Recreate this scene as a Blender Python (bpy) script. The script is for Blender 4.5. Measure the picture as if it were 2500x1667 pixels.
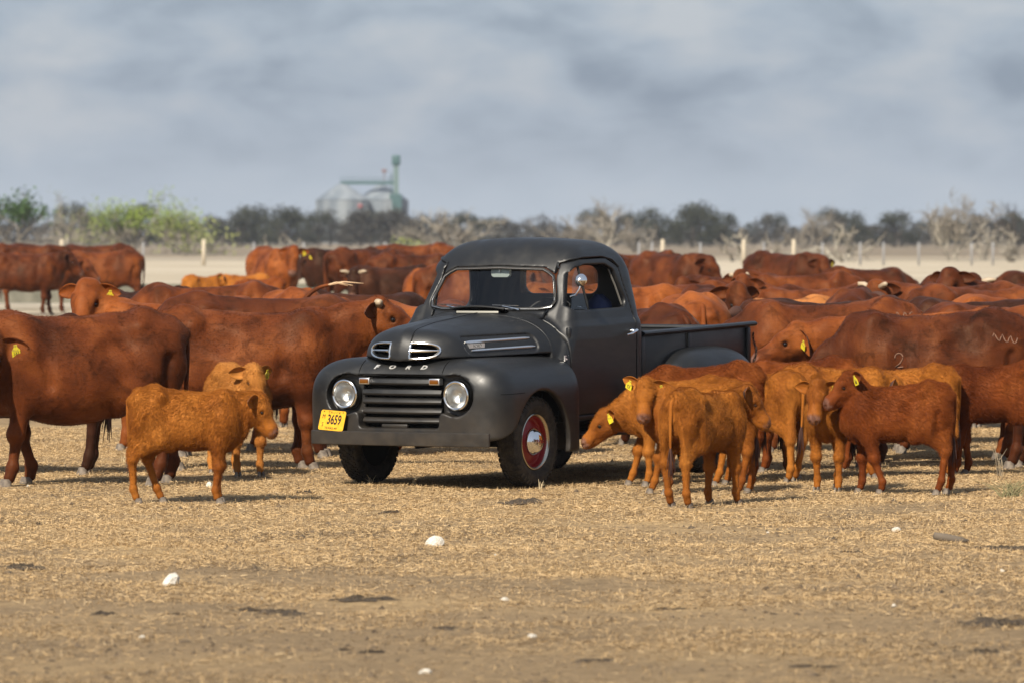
import bpy, bmesh, math, random
import numpy as np
from mathutils import Matrix, Vector
random.seed(7); RNG = np.random.default_rng(11)
for o in list(bpy.data.objects): bpy.data.objects.remove(o)
S = bpy.context.scene
COL = S.collection
# ------------------------------------------------------------ camera
CAMZ = 1.9
FPX, HORIZON, CXP, CYP = 13356.0, 585.0, 1250.0, 833.5      # photograph's own pixel scale
PIT = math.atan((CYP - HORIZON) / FPX)
cam = bpy.data.cameras.new('camera'); co = bpy.data.objects.new('camera', cam); COL.objects.link(co)
co.location = (0, 0, CAMZ); co.rotation_euler = (math.pi/2 - PIT, 0, 0)
cam.sensor_width = 36.0; cam.lens = FPX/2500*36.0
cam.clip_start = 0.5; cam.clip_end = 12000
cam.dof.use_dof = True; cam.dof.focus_distance = 41.6; cam.dof.aperture_fstop = 5.0
S.camera = co
# ------------------------------------------------------------ sun and sky
SUN_EL, SUN_AZ = math.radians(41), math.radians(206)        # azimuth clockwise from +Y: behind the camera, to its left
to_sun = Vector((math.sin(SUN_AZ)*math.cos(SUN_EL), math.cos(SUN_AZ)*math.cos(SUN_EL), math.sin(SUN_EL)))
sl = bpy.data.lights.new('sun', 'SUN'); sl.energy = 5.0; sl.angle = math.radians(0.55); sl.color = (1.0, 0.91, 0.77)
so = bpy.data.objects.new('sun', sl); COL.objects.link(so); so.rotation_euler = to_sun.to_track_quat('Z', 'Y').to_euler()
so.location = (0, 0, 60)
W = bpy.data.worlds.new('World'); S.world = W; W.use_nodes = True
wn, wl = W.node_tree.nodes, W.node_tree.links; wn.clear()
wout = wn.new('ShaderNodeOutputWorld'); bg = wn.new('ShaderNodeBackground'); bg.inputs['Strength'].default_value = 0.1
sky = wn.new('ShaderNodeTexSky'); sky.sky_type = 'NISHITA'; sky.sun_disc = False
sky.sun_elevation = SUN_EL; sky.sun_rotation = SUN_AZ; sky.dust_density = 2.0; sky.ozone_density = 1.5; sky.air_density = 1.0
tc = wn.new('ShaderNodeTexCoord')
def wnode(t, **k):
    n = wn.new(t)
    for a, b in k.items(): setattr(n, a, b)
    return n
# soft banks of cloud all over the sky: flattened noise on the view direction
mp = wnode('ShaderNodeMapping'); mp.inputs['Scale'].default_value = (42, 42, 92); mp.inputs['Location'].default_value = (3.1, 0.4, 1.7)
nz = wnode('ShaderNodeTexNoise'); nz.inputs['Scale'].default_value = 1.0; nz.inputs['Detail'].default_value = 6.0; nz.inputs['Roughness'].default_value = 0.48; nz.inputs['Distortion'].default_value = 0.2
rp = wnode('ShaderNodeValToRGB')
rp.color_ramp.elements[0].position = 0.30; rp.color_ramp.elements[0].color = (1.60, 2.00, 2.70, 1)
rp.color_ramp.elements[1].position = 0.70; rp.color_ramp.elements[1].color = (3.45, 3.70, 4.15, 1)
e = rp.color_ramp.elements.new(0.50); e.color = (2.55, 3.00, 3.72, 1)
mx = wnode('ShaderNodeMix', data_type='RGBA'); mx.inputs[0].default_value = 0.82
wl.new(tc.outputs['Generated'], mp.inputs['Vector']); wl.new(mp.outputs[0], nz.inputs['Vector']); wl.new(nz.outputs['Fac'], rp.inputs[0])
# paler, more even towards the horizon all round
sz_ = wnode('ShaderNodeSeparateXYZ'); wl.new(tc.outputs['Generated'], sz_.inputs[0])
mr = wnode('ShaderNodeMapRange', interpolation_type='SMOOTHSTEP'); mr.inputs['From Min'].default_value = -0.002; mr.inputs['From Max'].default_value = 0.030; wl.new(sz_.outputs['Z'], mr.inputs['Value'])
hx_ = wnode('ShaderNodeMix', data_type='RGBA'); hx_.inputs[6].default_value = (3.75, 4.22, 4.85, 1); wl.new(mr.outputs[0], hx_.inputs[0]); wl.new(rp.outputs[0], hx_.inputs[7])
wl.new(sky.outputs[0], mx.inputs[6]); wl.new(hx_.outputs[2], mx.inputs[7]); wl.new(mx.outputs[2], bg.inputs['Color']); wl.new(bg.outputs[0], wout.inputs['Surface'])
S.view_settings.view_transform = 'Standard'; S.view_settings.look = 'None'; S.view_settings.gamma = 1.0
S.view_settings.use_curve_mapping = False; S.view_settings.exposure = 0.60
S.render.engine = 'CYCLES'

# ------------------------------------------------------------ helpers
def tag(o, label=None, cat=None, group=None, kind=None):
    if label: o['label'] = label
    if cat: o['category'] = cat
    if group: o['group'] = group
    if kind: o['kind'] = kind
    return o
def empty(name, loc=(0, 0, 0), rz=0.0):
    o = bpy.data.objects.new(name, None); COL.objects.link(o); o.location = loc; o.rotation_euler = (0, 0, rz)
    o.empty_display_size = 0.2
    return o
def flist(Fq):
    """one face array, or several, as a list of face arrays"""
    if isinstance(Fq, list) and all((isinstance(f, np.ndarray) and f.ndim == 2) or (isinstance(f, list) and (not f or not np.isscalar(f[0]))) for f in Fq):
        return [np.asarray(f, np.int32) for f in Fq if len(f)]
    return [np.asarray(Fq, np.int32)]
def mesh_np(name, V, Fq, smooth=True):
    """fast mesh from arrays; Fq is (n,3) or (n,4) or a list of such arrays"""
    me = bpy.data.meshes.new(name)
    fl = flist(Fq)
    V = np.asarray(V, np.float32)
    me.vertices.add(len(V)); me.vertices.foreach_set('co', V.ravel())
    nl = sum(f.size for f in fl); npoly = sum(len(f) for f in fl)
    me.loops.add(nl); me.polygons.add(npoly)
    me.loops.foreach_set('vertex_index', np.concatenate([f.ravel() for f in fl]))
    tot = np.concatenate([np.full(len(f), f.shape[1], np.int32) for f in fl])
    st = np.concatenate([[0], np.cumsum(tot)[:-1]]).astype(np.int32)
    me.polygons.foreach_set('loop_start', st); me.polygons.foreach_set('loop_total', tot)
    me.polygons.foreach_set('use_smooth', np.full(npoly, smooth))
    me.update(calc_edges=True); me.validate()
    return me
def obj(name, me, mat, parent=None, loc=None, rot=None):
    o = bpy.data.objects.new(name, me); COL.objects.link(o)
    if mat is not None and not me.materials:
        for m in (mat if isinstance(mat, (list, tuple)) else [mat]): me.materials.append(m)
    if parent is not None: o.parent = parent
    if loc is not None: o.location = loc
    if rot is not None: o.rotation_euler = rot
    return o
def surface_nets(D, org, h):
    Sg = D < 0
    acc = np.zeros(tuple(n-1 for n in D.shape), np.int8)
    offs = [(i, j, k) for i in (0, 1) for j in (0, 1) for k in (0, 1)]
    sl_ = lambda a: slice(None, -1) if a == 0 else slice(1, None)
    for i, j, k in offs: acc += Sg[sl_(i), sl_(j), sl_(k)]
    mask = (acc > 0) & (acc < 8)
    ii = np.argwhere(mask); N = len(ii)
    idx = np.full(mask.shape, -1, np.int32); idx[mask] = np.arange(N)
    C = np.stack([D[ii[:, 0]+i, ii[:, 1]+j, ii[:, 2]+k] for i, j, k in offs], 1).astype(np.float64)
    P = np.array(offs, float); sm = np.zeros((N, 3)); ct = np.zeros(N)
    for a in range(8):
        for b in range(a+1, 8):
            if np.abs(P[a]-P[b]).sum() != 1: continue
            va, vb = C[:, a], C[:, b]; cr = (va < 0) != (vb < 0)
            t = np.where(cr, va/np.where(cr, va-vb, 1), 0)
            sm += np.where(cr[:, None], P[a]+t[:, None]*(P[b]-P[a]), 0); ct += cr
    V = (ii + sm/ct[:, None])*h + np.asarray(org)
    faces = []
    for ax in range(3):
        A = np.moveaxis(Sg, ax, 0); I = np.moveaxis(idx, ax, 0)
        # moveaxis on 3D: remaining axes keep order
        ch = A[:-1, 1:-1, 1:-1] != A[1:, 1:-1, 1:-1]
        q = np.argwhere(ch)
        if not len(q): continue
        i, j, k = q[:, 0], q[:, 1], q[:, 2]
        f = np.stack([I[i, j, k], I[i, j+1, k], I[i, j+1, k+1], I[i, j, k+1]], 1)
        ins = A[:-1, 1:-1, 1:-1][ch]
        flip = ~ins if ax != 1 else ins
        f[flip] = f[flip][:, ::-1]
        faces.append(f)
    Fq = np.concatenate(faces); Fq = Fq[(Fq >= 0).all(1)]
    return V, Fq
def grid_axes(lo, hi, h):
    ax = [np.arange(lo[i], hi[i]+h, h, dtype=np.float32) for i in range(3)]
    return ax[0][:, None, None], ax[1][None, :, None], ax[2][None, None, :]
def sdf_mesh(name, fn, lo, hi, h):
    X, Y, Z = grid_axes(lo, hi, h)
    D = np.broadcast_to(fn(X, Y, Z), (X.shape[0], Y.shape[1], Z.shape[2]))
    V, Fq = surface_nets(np.ascontiguousarray(D, np.float32), lo, h)
    return V, Fq
def smin(a, b, k):
    h = np.maximum(k-np.abs(a-b), 0)/k
    return np.minimum(a, b)-h*h*k*0.25
def smax(a, b, k): return -smin(-a, -b, k)
def pn(p, *a):
    return sum(np.maximum(x, 0)**p for x in a)**(1.0/p)
def rrect(a, b, a0, a1, b0, b1, r):
    qa = np.abs(a-(a0+a1)/2)-(a1-a0)/2+r; qb = np.abs(b-(b0+b1)/2)-(b1-b0)/2+r
    return np.sqrt(np.maximum(qa, 0)**2+np.maximum(qb, 0)**2)+np.minimum(np.maximum(qa, qb), 0)-r
def poly2d(a, b, P, r=0.0):
    """signed distance to polygon P (list of (a,b)), rounded outwards by r"""
    P = np.asarray(P, float); d = None; n = len(P); s = 1.0
    for i in range(n):
        v0, v1 = P[i], P[i-1]; ex, ey = v1-v0
        wx, wy = a-v0[0], b-v0[1]
        t = np.clip((wx*ex+wy*ey)/(ex*ex+ey*ey), 0, 1)
        q = (wx-ex*t)**2+(wy-ey*t)**2
        d = q if d is None else np.minimum(d, q)
        c1 = b >= v0[1]; c2 = b < v1[1]; c3 = ex*wy > ey*wx
        s = np.where((c1 & c2 & c3) | (~c1 & ~c2 & ~c3), -s, s)
    return s*np.sqrt(d)-r
class MB:
    """collects simple shapes into one mesh"""
    def __init__(s): s.v = []; s.f3 = []; s.f4 = []; s.n = 0
    def add(s, V, Fq):
        V = np.asarray(V, float)
        for f in flist(Fq):
            (s.f3 if f.shape[1] == 3 else s.f4).append(f+s.n)
        s.v.append(V); s.n += len(V); return s
    def box(s, lo, hi, bev=0.0):
        lo, hi = np.asarray(lo, float), np.asarray(hi, float); c = (lo+hi)/2; e = (hi-lo)/2
        if bev <= 0:
            V = np.array([[x, y, z] for x in (-1, 1) for y in (-1, 1) for z in (-1, 1)])*e+c
            return s.add(V, [[0, 1, 3, 2], [4, 6, 7, 5], [0, 4, 5, 1], [2, 3, 7, 6], [0, 2, 6, 4], [1, 5, 7, 3]])
        bm = bmesh.new(); bmesh.ops.create_cube(bm, size=1)
        for v in bm.verts: v.co = Vector(np.array(v.co)*2*e)
        bmesh.ops.bevel(bm, geom=list(bm.edges), offset=min(bev, e.min()*0.95), segments=2, profile=0.5, affect='EDGES')
        bm.verts.ensure_lookup_table(); bm.verts.index_update()
        V = np.array([v.co[:] for v in bm.verts])+c
        q = [[v.index for v in f.verts] for f in bm.faces if len(f.verts) == 4]; t = [[v.index for v in f.verts] for f in bm.faces if len(f.verts) == 3]
        bm.free(); return s.add(V, [q, t])
    def tube(s, pts, rad, n=8, cap=True, squash=None):
        P = np.asarray(pts, float); R = np.broadcast_to(np.asarray(rad, float), (len(P),))
        T = np.gradient(P, axis=0); T /= np.linalg.norm(T, axis=1)[:, None]+1e-9
        ref = np.array([0, 0, 1.0]) if abs(T[:, 2]).mean() < .9 else np.array([0, 1.0, 0])
        V = []
        for i in range(len(P)):
            u = np.cross(T[i], ref); u /= np.linalg.norm(u)+1e-9; w = np.cross(u, T[i])
            a = np.arange(n)*2*math.pi/n
            su, sw = (1, 1) if squash is None else squash
            V.append(P[i]+R[i]*(np.cos(a)[:, None]*u*su+np.sin(a)[:, None]*w*sw))
        m = len(P); V = np.concatenate(V)
        i, j = np.meshgrid(np.arange(m-1), np.arange(n), indexing='ij'); j2 = (j+1) % n
        Fq = np.stack([i*n+j, i*n+j2, (i+1)*n+j2, (i+1)*n+j], -1).reshape(-1, 4)
        if cap:
            V = np.concatenate([V, P[:1], P[-1:]]); a = np.arange(n); b = (a+1) % n
            tri = np.concatenate([np.stack([b, a, np.full(n, m*n)], 1), np.stack([(m-1)*n+a, (m-1)*n+b, np.full(n, m*n+1)], 1)])
            return s.add(V, [Fq, tri])
        return s.add(V, Fq)
    def lathe(s, prof, n=48, axis='x', c=(0, 0, 0), closed=False):
        """profile of (along axis, radius)"""
        P = np.asarray(prof, float); m = len(P); a = np.arange(n)*2*math.pi/n
        al = np.repeat(P[:, 0], n); r = np.repeat(P[:, 1], n); cc, ss = np.tile(np.cos(a), m), np.tile(np.sin(a), m)
        V = {'x': np.stack([al, r*cc, r*ss], 1), 'y': np.stack([r*ss, al, r*cc], 1), 'z': np.stack([r*cc, r*ss, al], 1)}[axis]+np.asarray(c)
        mm = m if closed else m-1
        i, j = np.meshgrid(np.arange(mm), np.arange(n), indexing='ij'); j2 = (j+1) % n; i2 = (i+1) % m
        return s.add(V, np.stack([i*n+j, i*n+j2, i2*n+j2, i2*n+j], -1).reshape(-1, 4))
    def arrays(s): return np.concatenate(s.v), [np.concatenate(f) for f in (s.f4, s.f3) if f]
    def mesh(s, name, smooth=True, xf=None):
        V, Fq = s.arrays()
        if xf is not None: V = xf(V)
        return mesh_np(name, V, Fq, smooth)
def fix_normals(me):
    bm = bmesh.new(); bm.from_mesh(me); bmesh.ops.recalc_face_normals(bm, faces=bm.faces); bm.to_mesh(me); bm.free(); return me
def sharp(me, deg=35):
    me.set_sharp_from_angle(angle=math.radians(deg)); return me
def text_arrays(body, size, extrude=0.002, shear=0.0, offset=0.0, xs=1.0):
    cu = bpy.data.curves.new('text', 'FONT'); cu.body = body; cu.size = size; cu.extrude = extrude; cu.shear = shear; cu.offset = offset
    cu.align_x = 'CENTER'; cu.align_y = 'CENTER'; cu.resolution_u = 3
    o = bpy.data.objects.new('text', cu); COL.objects.link(o)
    dg = bpy.context.evaluated_depsgraph_get(); me = o.evaluated_get(dg).to_mesh()
    V = np.array([v.co[:] for v in me.vertices]); t = []; q = []
    for p in me.polygons:
        (t if len(p.vertices) == 3 else q).append(list(p.vertices)) if len(p.vertices) in (3, 4) else [t.append([p.vertices[0], p.vertices[i], p.vertices[i+1]]) for i in range(1, len(p.vertices)-1)]
    o.evaluated_get(dg).to_mesh_clear(); bpy.data.objects.remove(o); bpy.data.curves.remove(cu)
    V[:, 0] *= xs
    return V, [q, t]
# ------------------------------------------------------------ materials
def mat(name, base=(.5, .5, .5), rough=.5, metal=0., spec=.5, **k):
    m = bpy.data.materials.new(name); m.use_nodes = True; b = m.node_tree.nodes['Principled BSDF']
    b.inputs['Base Color'].default_value = (*base, 1); b.inputs['Roughness'].default_value = rough; b.inputs['Metallic'].default_value = metal
    b.inputs['Specular IOR Level'].default_value = spec
    for a, v in k.items(): b.inputs[a.replace('_', ' ')].default_value = v
    return m
def N(m, t, **k):
    n = m.node_tree.nodes.new(t)
    for a, v in k.items():
        if a.startswith('i_'): n.inputs[a[2:].replace('_', ' ')].default_value = v
        else: setattr(n, a, v)
    return n
def L(m, a, b): m.node_tree.links.new(a, b)
def ramp(m, stops):
    r = N(m, 'ShaderNodeValToRGB'); el = r.color_ramp.elements
    while len(el) > 1: el.remove(el[-1])
    for i, (p, c) in enumerate(stops):
        e = el[0] if i == 0 else el.new(p)
        e.position = p; e.color = (*c, 1) if len(c) == 3 else c
    return r
def noise(m, scale, detail=4, rough=.5, vec=None, mapscale=None, coord='Object', dist=0.):
    t = N(m, 'ShaderNodeTexCoord'); src = t.outputs[coord]
    if mapscale is not None:
        mp = N(m, 'ShaderNodeMapping'); mp.inputs['Scale'].default_value = mapscale; L(m, src, mp.inputs[0]); src = mp.outputs[0]
    n = N(m, 'ShaderNodeTexNoise'); n.inputs['Scale'].default_value = scale; n.inputs['Detail'].default_value = detail; n.inputs['Roughness'].default_value = rough; n.inputs['Distortion'].default_value = dist
    L(m, src if vec is None else vec, n.inputs['Vector']); return n
def bsdf(m): return m.node_tree.nodes['Principled BSDF']
def bump(m, h, strength, dist, prev=None):
    b = N(m, 'ShaderNodeBump'); b.inputs['Strength'].default_value = strength; b.inputs['Distance'].default_value = dist
    L(m, h, b.inputs['Height'])
    if prev is not None: L(m, prev, b.inputs['Normal'])
    return b.outputs[0]
def mix(m, fac, a, b, mode='MIX'):
    x = N(m, 'ShaderNodeMix', data_type='RGBA', blend_type=mode)
    for i, v in ((0, fac), (6, a), (7, b)):
        if hasattr(v, 'is_linked'): L(m, v, x.inputs[i])
        else: x.inputs[i].default_value = v if i == 0 else (*v, 1)
    return x.outputs[2]
def gz(d):
    """height of the ground at distance d from the camera: a very gentle rise"""
    return np.interp(d, [0, 46, 60, 85, 120, 310, 440, 900, 9000], [0, 0, .07, .16, .26, .45, .75, .8, .8])
def px2w(px, d, z=None):
    """a point at distance d under the photo column px, on the ground unless z is given"""
    return Vector(((px-CXP)/FPX*d, d, float(gz(d)) if z is None else z))
# ============================================================ ground
def wave2(x, y, seed, n=9, lo=.3, hi=2.5):
    r = np.random.default_rng(seed); o = 0
    for _ in range(n):
        k = r.uniform(lo, hi); a = r.uniform(0, 6.28); o = o+np.sin(k*(x*math.cos(a)+y*math.sin(a))+r.uniform(0, 6.28))
    return o/math.sqrt(n/2)
def ground_z(x, y):
    near = np.clip((60-y)/15, 0, 1)
    return gz(y)+near*.007*wave2(x, y, 5, 8, 1.5, 6)
def ground_mat():
    m = mat('dry_pasture', (.4, .3, .17), .95, 0, .15)
    t = N(m, 'ShaderNodeTexCoord'); v = t.outputs['Object']
    a = noise(m, .55, 5, .6, v); b = noise(m, 9, 6, .7, v); c = noise(m, 70, 4, .7, v); dk = noise(m, 1.5, 5, .62, v, dist=.8)
    r1 = ramp(m, [(.32, (.205, .150, .090)), (.50, (.310, .222, .125)), (.68, (.40, .285, .150))]); L(m, a.outputs['Fac'], r1.inputs[0])
    r2 = ramp(m, [(.28, (.50, .47, .43)), (.52, (1, 1, 1)), (.75, (1.32, 1.28, 1.2))]); L(m, b.outputs['Fac'], r2.inputs[0])
    col = mix(m, 1.0, r1.outputs[0], r2.outputs[0], 'MULTIPLY')
    r3 = ramp(m, [(.3, (.55, .5, .45)), (.55, (1, 1, 1)), (.75, (1.35, 1.3, 1.2))]); L(m, c.outputs['Fac'], r3.inputs[0]); col = mix(m, .85, col, r3.outputs[0], 'MULTIPLY')
    r4 = ramp(m, [(.60, (0, 0, 0)), (.72, (1, 1, 1))]); L(m, dk.outputs['Fac'], r4.inputs[0]); col = mix(m, r4.outputs[0], col, (.150, .106, .064))
    sp0 = N(m, 'ShaderNodeSeparateXYZ'); L(m, v, sp0.inputs[0]); mr0 = N(m, 'ShaderNodeMapRange'); mr0.inputs['From Min'].default_value = 34; mr0.inputs['From Max'].default_value = 22; mr0.inputs['To Max'].default_value = .55; L(m, sp0.outputs['Y'], mr0.inputs['Value']); col = mix(m, mr0.outputs[0], col, (.165, .118, .068))  # soil browner towards the camera, with lens vignetting put into its colour
    # open field, pale track and dark scrub ground far away
    sp = N(m, 'ShaderNodeSeparateXYZ'); L(m, v, sp.inputs[0])
    def band(y0, y1):
        mr = N(m, 'ShaderNodeMapRange'); mr.inputs['From Min'].default_value = y0; mr.inputs['From Max'].default_value = y1; L(m, sp.outputs['Y'], mr.inputs['Value']); return mr.outputs[0]
    f = noise(m, .05, 5, .6, v, mapscale=None); rf = ramp(m, [(.3, (.35, .295, .215)), (.7, (.49, .43, .335))]); L(m, f.outputs['Fac'], rf.inputs[0])
    col = mix(m, band(85, 130), col, rf.outputs[0])
    col = mix(m, band(330, 420), col, (.205, .165, .118))
    L(m, col, bsdf(m).inputs['Base Color'])
    L(m, bump(m, c.outputs['Fac'], .8, .012, bump(m, b.outputs['Fac'], .6, .05)), bsdf(m).inputs['Normal'])
    return m
ys = np.concatenate([np.arange(10, 62, .30), np.geomspace(62, 9000, 60)]); xs = np.concatenate([-np.geomspace(8.5, 5000, 26)[::-1], np.arange(-8, 8.01, .30), np.geomspace(8.5, 5000, 26)])
ys = np.concatenate([[-30, 0, 5], ys])
XX, YY = np.meshgrid(xs, ys); V = np.stack([XX, YY, ground_z(XX, YY)], -1).reshape(-1, 3); nx = len(xs); i, j = np.meshgrid(np.arange(len(ys)-1), np.arange(nx-1), indexing='ij')
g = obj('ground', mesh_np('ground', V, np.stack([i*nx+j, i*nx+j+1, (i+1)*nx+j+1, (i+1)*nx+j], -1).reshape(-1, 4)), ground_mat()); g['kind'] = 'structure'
# ------------------------------------------------------------ cropped straw and stubble
def straw_mat():
    m = mat('dry_straw', (.5, .38, .2), .75, 0, .25)
    at = N(m, 'ShaderNodeVertexColor', layer_name='tint'); L(m, at.outputs['Color'], bsdf(m).inputs['Base Color']); return m
def straw(n, seed):
    r = np.random.default_rng(seed)
    y = r.uniform(22.5, 54, n*2)**1.0; x = r.uniform(-1, 1, n*2)*(y*1250/FPX+1.0)
    keep = r.uniform(0, 1, n*2) < (y*1250/FPX+1.0)/(54*1250/FPX+1.0)
    pt = wave2(x, y, 21, 10, .5, 3.0)+.6*wave2(x, y, 22, 10, 3, 9)
    dens = np.clip(.62+.30*pt+.34*np.clip((y-32)/8, -1, 1), .07, 1)
    keep &= r.uniform(0, 1, n*2) < dens
    x, y = x[keep][:n], y[keep][:n]; n = len(x)
    up = r.uniform(0, 1, n) < .13
    el = np.where(up, r.uniform(.6, 1.4, n), np.abs(r.normal(.10, .18, n))); az = r.uniform(0, 6.283, n)
    ln = np.where(up, r.uniform(.015, .040, n), r.uniform(.012, .050, n)); w = r.uniform(.0010, .0019, n)
    z = ground_z(x, y)+np.where(up, -.002, r.uniform(.001, .013, n))
    d = np.stack([np.cos(az)*np.cos(el), np.sin(az)*np.cos(el), np.sin(el)], 1); sd = np.stack([-np.sin(az), np.cos(az), r.normal(0, .5, n)], 1)
    p0 = np.stack([x, y, z], 1); p2 = p0+d*ln[:, None]
    p2[:, 2] = np.maximum(p2[:, 2], ground_z(p2[:, 0], p2[:, 1])+.002)
    W_ = sd*w[:, None]
    V = np.stack([p0-W_, p0+W_, p2+W_*.5, p2-W_*.5], 1).reshape(-1, 3)
    Fq = np.arange(n*4).reshape(-1, 4)
    base = np.array([[.53, .365, .185], [.45, .305, .150], [.62, .455, .255], [.34, .230, .115], [.20, .138, .078]])
    c = base[r.choice(5, n, p=[.37, .31, .09, .15, .08])]*r.uniform(.8, 1.12, (n, 1))*np.interp(y, [23, 33], [.66, 1.0])[:, None]  # straw tint darkens towards the camera too, vignetting painted into the colour
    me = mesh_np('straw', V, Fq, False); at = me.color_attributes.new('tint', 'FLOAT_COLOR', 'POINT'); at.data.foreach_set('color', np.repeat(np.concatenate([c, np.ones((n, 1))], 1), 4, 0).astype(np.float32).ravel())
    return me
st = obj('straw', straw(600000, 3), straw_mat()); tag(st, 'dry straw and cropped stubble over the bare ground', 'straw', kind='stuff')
# ------------------------------------------------------------ stones, dung and a weed
def gpt(px, py): 
    d = FPX*CAMZ/(py-HORIZON); w = px2w(px, d); return Vector((w.x, w.y, float(ground_z(w.x, w.y)))), FPX/d
def lump(seed, flat, n=3, amp=.22):
    bm = bmesh.new(); bmesh.ops.create_icosphere(bm, subdivisions=n, radius=1); r = np.random.default_rng(seed); K = r.normal(0, 1.5, (7, 3)); ph = r.uniform(0, 6, 7)
    for v in bm.verts:
        p = np.array(v.co); q = 1+amp*sum(math.sin(k@p+h_) for k, h_ in zip(K, ph))/2.6+amp*.35*math.sin(9*p[0]+3*seed)*math.sin(8*p[1])*math.sin(7*p[2]); p = p*q; p[2] = max(p[2], -.35)*flat; v.co = p
    me = bpy.data.meshes.new('lump'); bm.to_mesh(me); bm.free()
    for p in me.polygons: p.use_smooth = True
    for p in me.polygons: p.use_smooth = flat < .45
    return me
M_STONE = mat('white_limestone', (.66, .62, .55), .9); _n = noise(M_STONE, 9, 5); _r = ramp(M_STONE, [(.35, (.48, .43, .35)), (.6, (.72, .69, .62))]); L(M_STONE, _n.outputs['Fac'], _r.inputs[0]); L(M_STONE, _r.outputs[0], bsdf(M_STONE).inputs['Base Color']); L(M_STONE, bump(M_STONE, _n.outputs['Fac'], .6, .03), bsdf(M_STONE).inputs['Normal'])
M_DUNG = mat('dried_dung', (.06, .042, .026), .95); _n = noise(M_DUNG, 25, 5); _r = ramp(M_DUNG, [(.35, (.045, .032, .021)), (.7, (.17, .12, .072))]); L(M_DUNG, _n.outputs['Fac'], _r.inputs[0]); L(M_DUNG, _r.outputs[0], bsdf(M_DUNG).inputs['Base Color']); L(M_DUNG, bump(M_DUNG, _n.outputs['Fac'], 1, .03), bsdf(M_DUNG).inputs['Normal'])
SMALL = 'small white pebble lying on the straw'
for k, (px, py, w, asp, lb) in enumerate([(1060, 1330, 46, .62, 'angular white limestone rock lying in front of the truck'), (412, 1432, 60, .85, 'largest white rock, rounded, in the bare foreground'), (1042, 1640, 36, .6, 'rough white rock at the very front of the ground'), (1232, 1465, 30, .5, 'flat cream stone beyond the front rock'), (1297, 1556, 27, .5, 'flat grey-white stone between the foreground dung patches'), (2192, 1294, 21, .8, 'upright white stone in front of the calves'), (511, 1188, 24, 1.1, 'white stone beside the lone golden calf leg'), (2183, 1488, 17, .8, 'small white pebble on bare soil before the large dung patch'), (1875, 1306, 11, .8, 'small white pebble in line with the tail-hanging golden calf'), (2450, 1397, 15, .7, 'small white pebble near the piece of bark'), (345, 1556, 13, .8, 'small white pebble in front of the largest rounded rock'), (68, 1190, 9, .8, 'tiny white pebble at the front hoof of the big red cow'), (2215, 1318, 14, .5, 'small flat pebble beside the upright white stone'), (1210, 1357, 9, .7, 'tiny white pebble beyond the flat cream stone'), (640, 1462, 9, .7, 'tiny white pebble between two dung patches in the foreground'), (2300, 1440, 8, .7, 'tiny white pebble in front of the piece of bark')]):
    p, s_ = gpt(px, py); me = lump(40+k, max(asp, .46), 2, .34); o = obj('stone', me, M_STONE); r_ = w/s_/2/1.05; o.scale = (r_, r_*.8, r_); o.location = (p.x, p.y, p.z+r_*asp*.30); o.rotation_euler = (0, 0, k*1.3)
    tag(o, lb, 'stone', 'white stones on the ground')
DL = 'patch of dried dung trodden into the straw'
def pat(seed, asp):
    """crumbled pat: ragged outline, bumpy top"""
    r = np.random.default_rng(seed); nr, na = 9, 30; V = [(0, 0, asp*.7)]; K = r.normal(0, 3.2, (6, 2)); ph = r.uniform(0, 6, 6); E = r.normal(0, 1, (9,)); Ep = r.uniform(0, 6, 9)
    for i in range(1, nr+1):
        t = i/nr
        for j in range(na):
            a = 2*math.pi*j/na; R = 1+.085*sum(E[q]*math.sin((q+2)*a+Ep[q]) for q in range(9)); x, y = t*R*math.cos(a), t*R*math.sin(a)
            b = sum(math.sin(K[q]@np.array([x, y])*1.7+ph[q]) for q in range(6))/3.2
            V.append((x, y, asp*(1-t**4)*(.55+.55*b+.25*r.normal())-.012*(i == nr)))
    F3 = [[0, 1+j, 1+(j+1) % na] for j in range(na)]; F4 = [[1+(i-1)*na+j, 1+i*na+j, 1+i*na+(j+1) % na, 1+(i-1)*na+(j+1) % na] for i in range(1, nr) for j in range(na)]
    return mesh_np('dung', V, [F4, F3], True)
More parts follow.
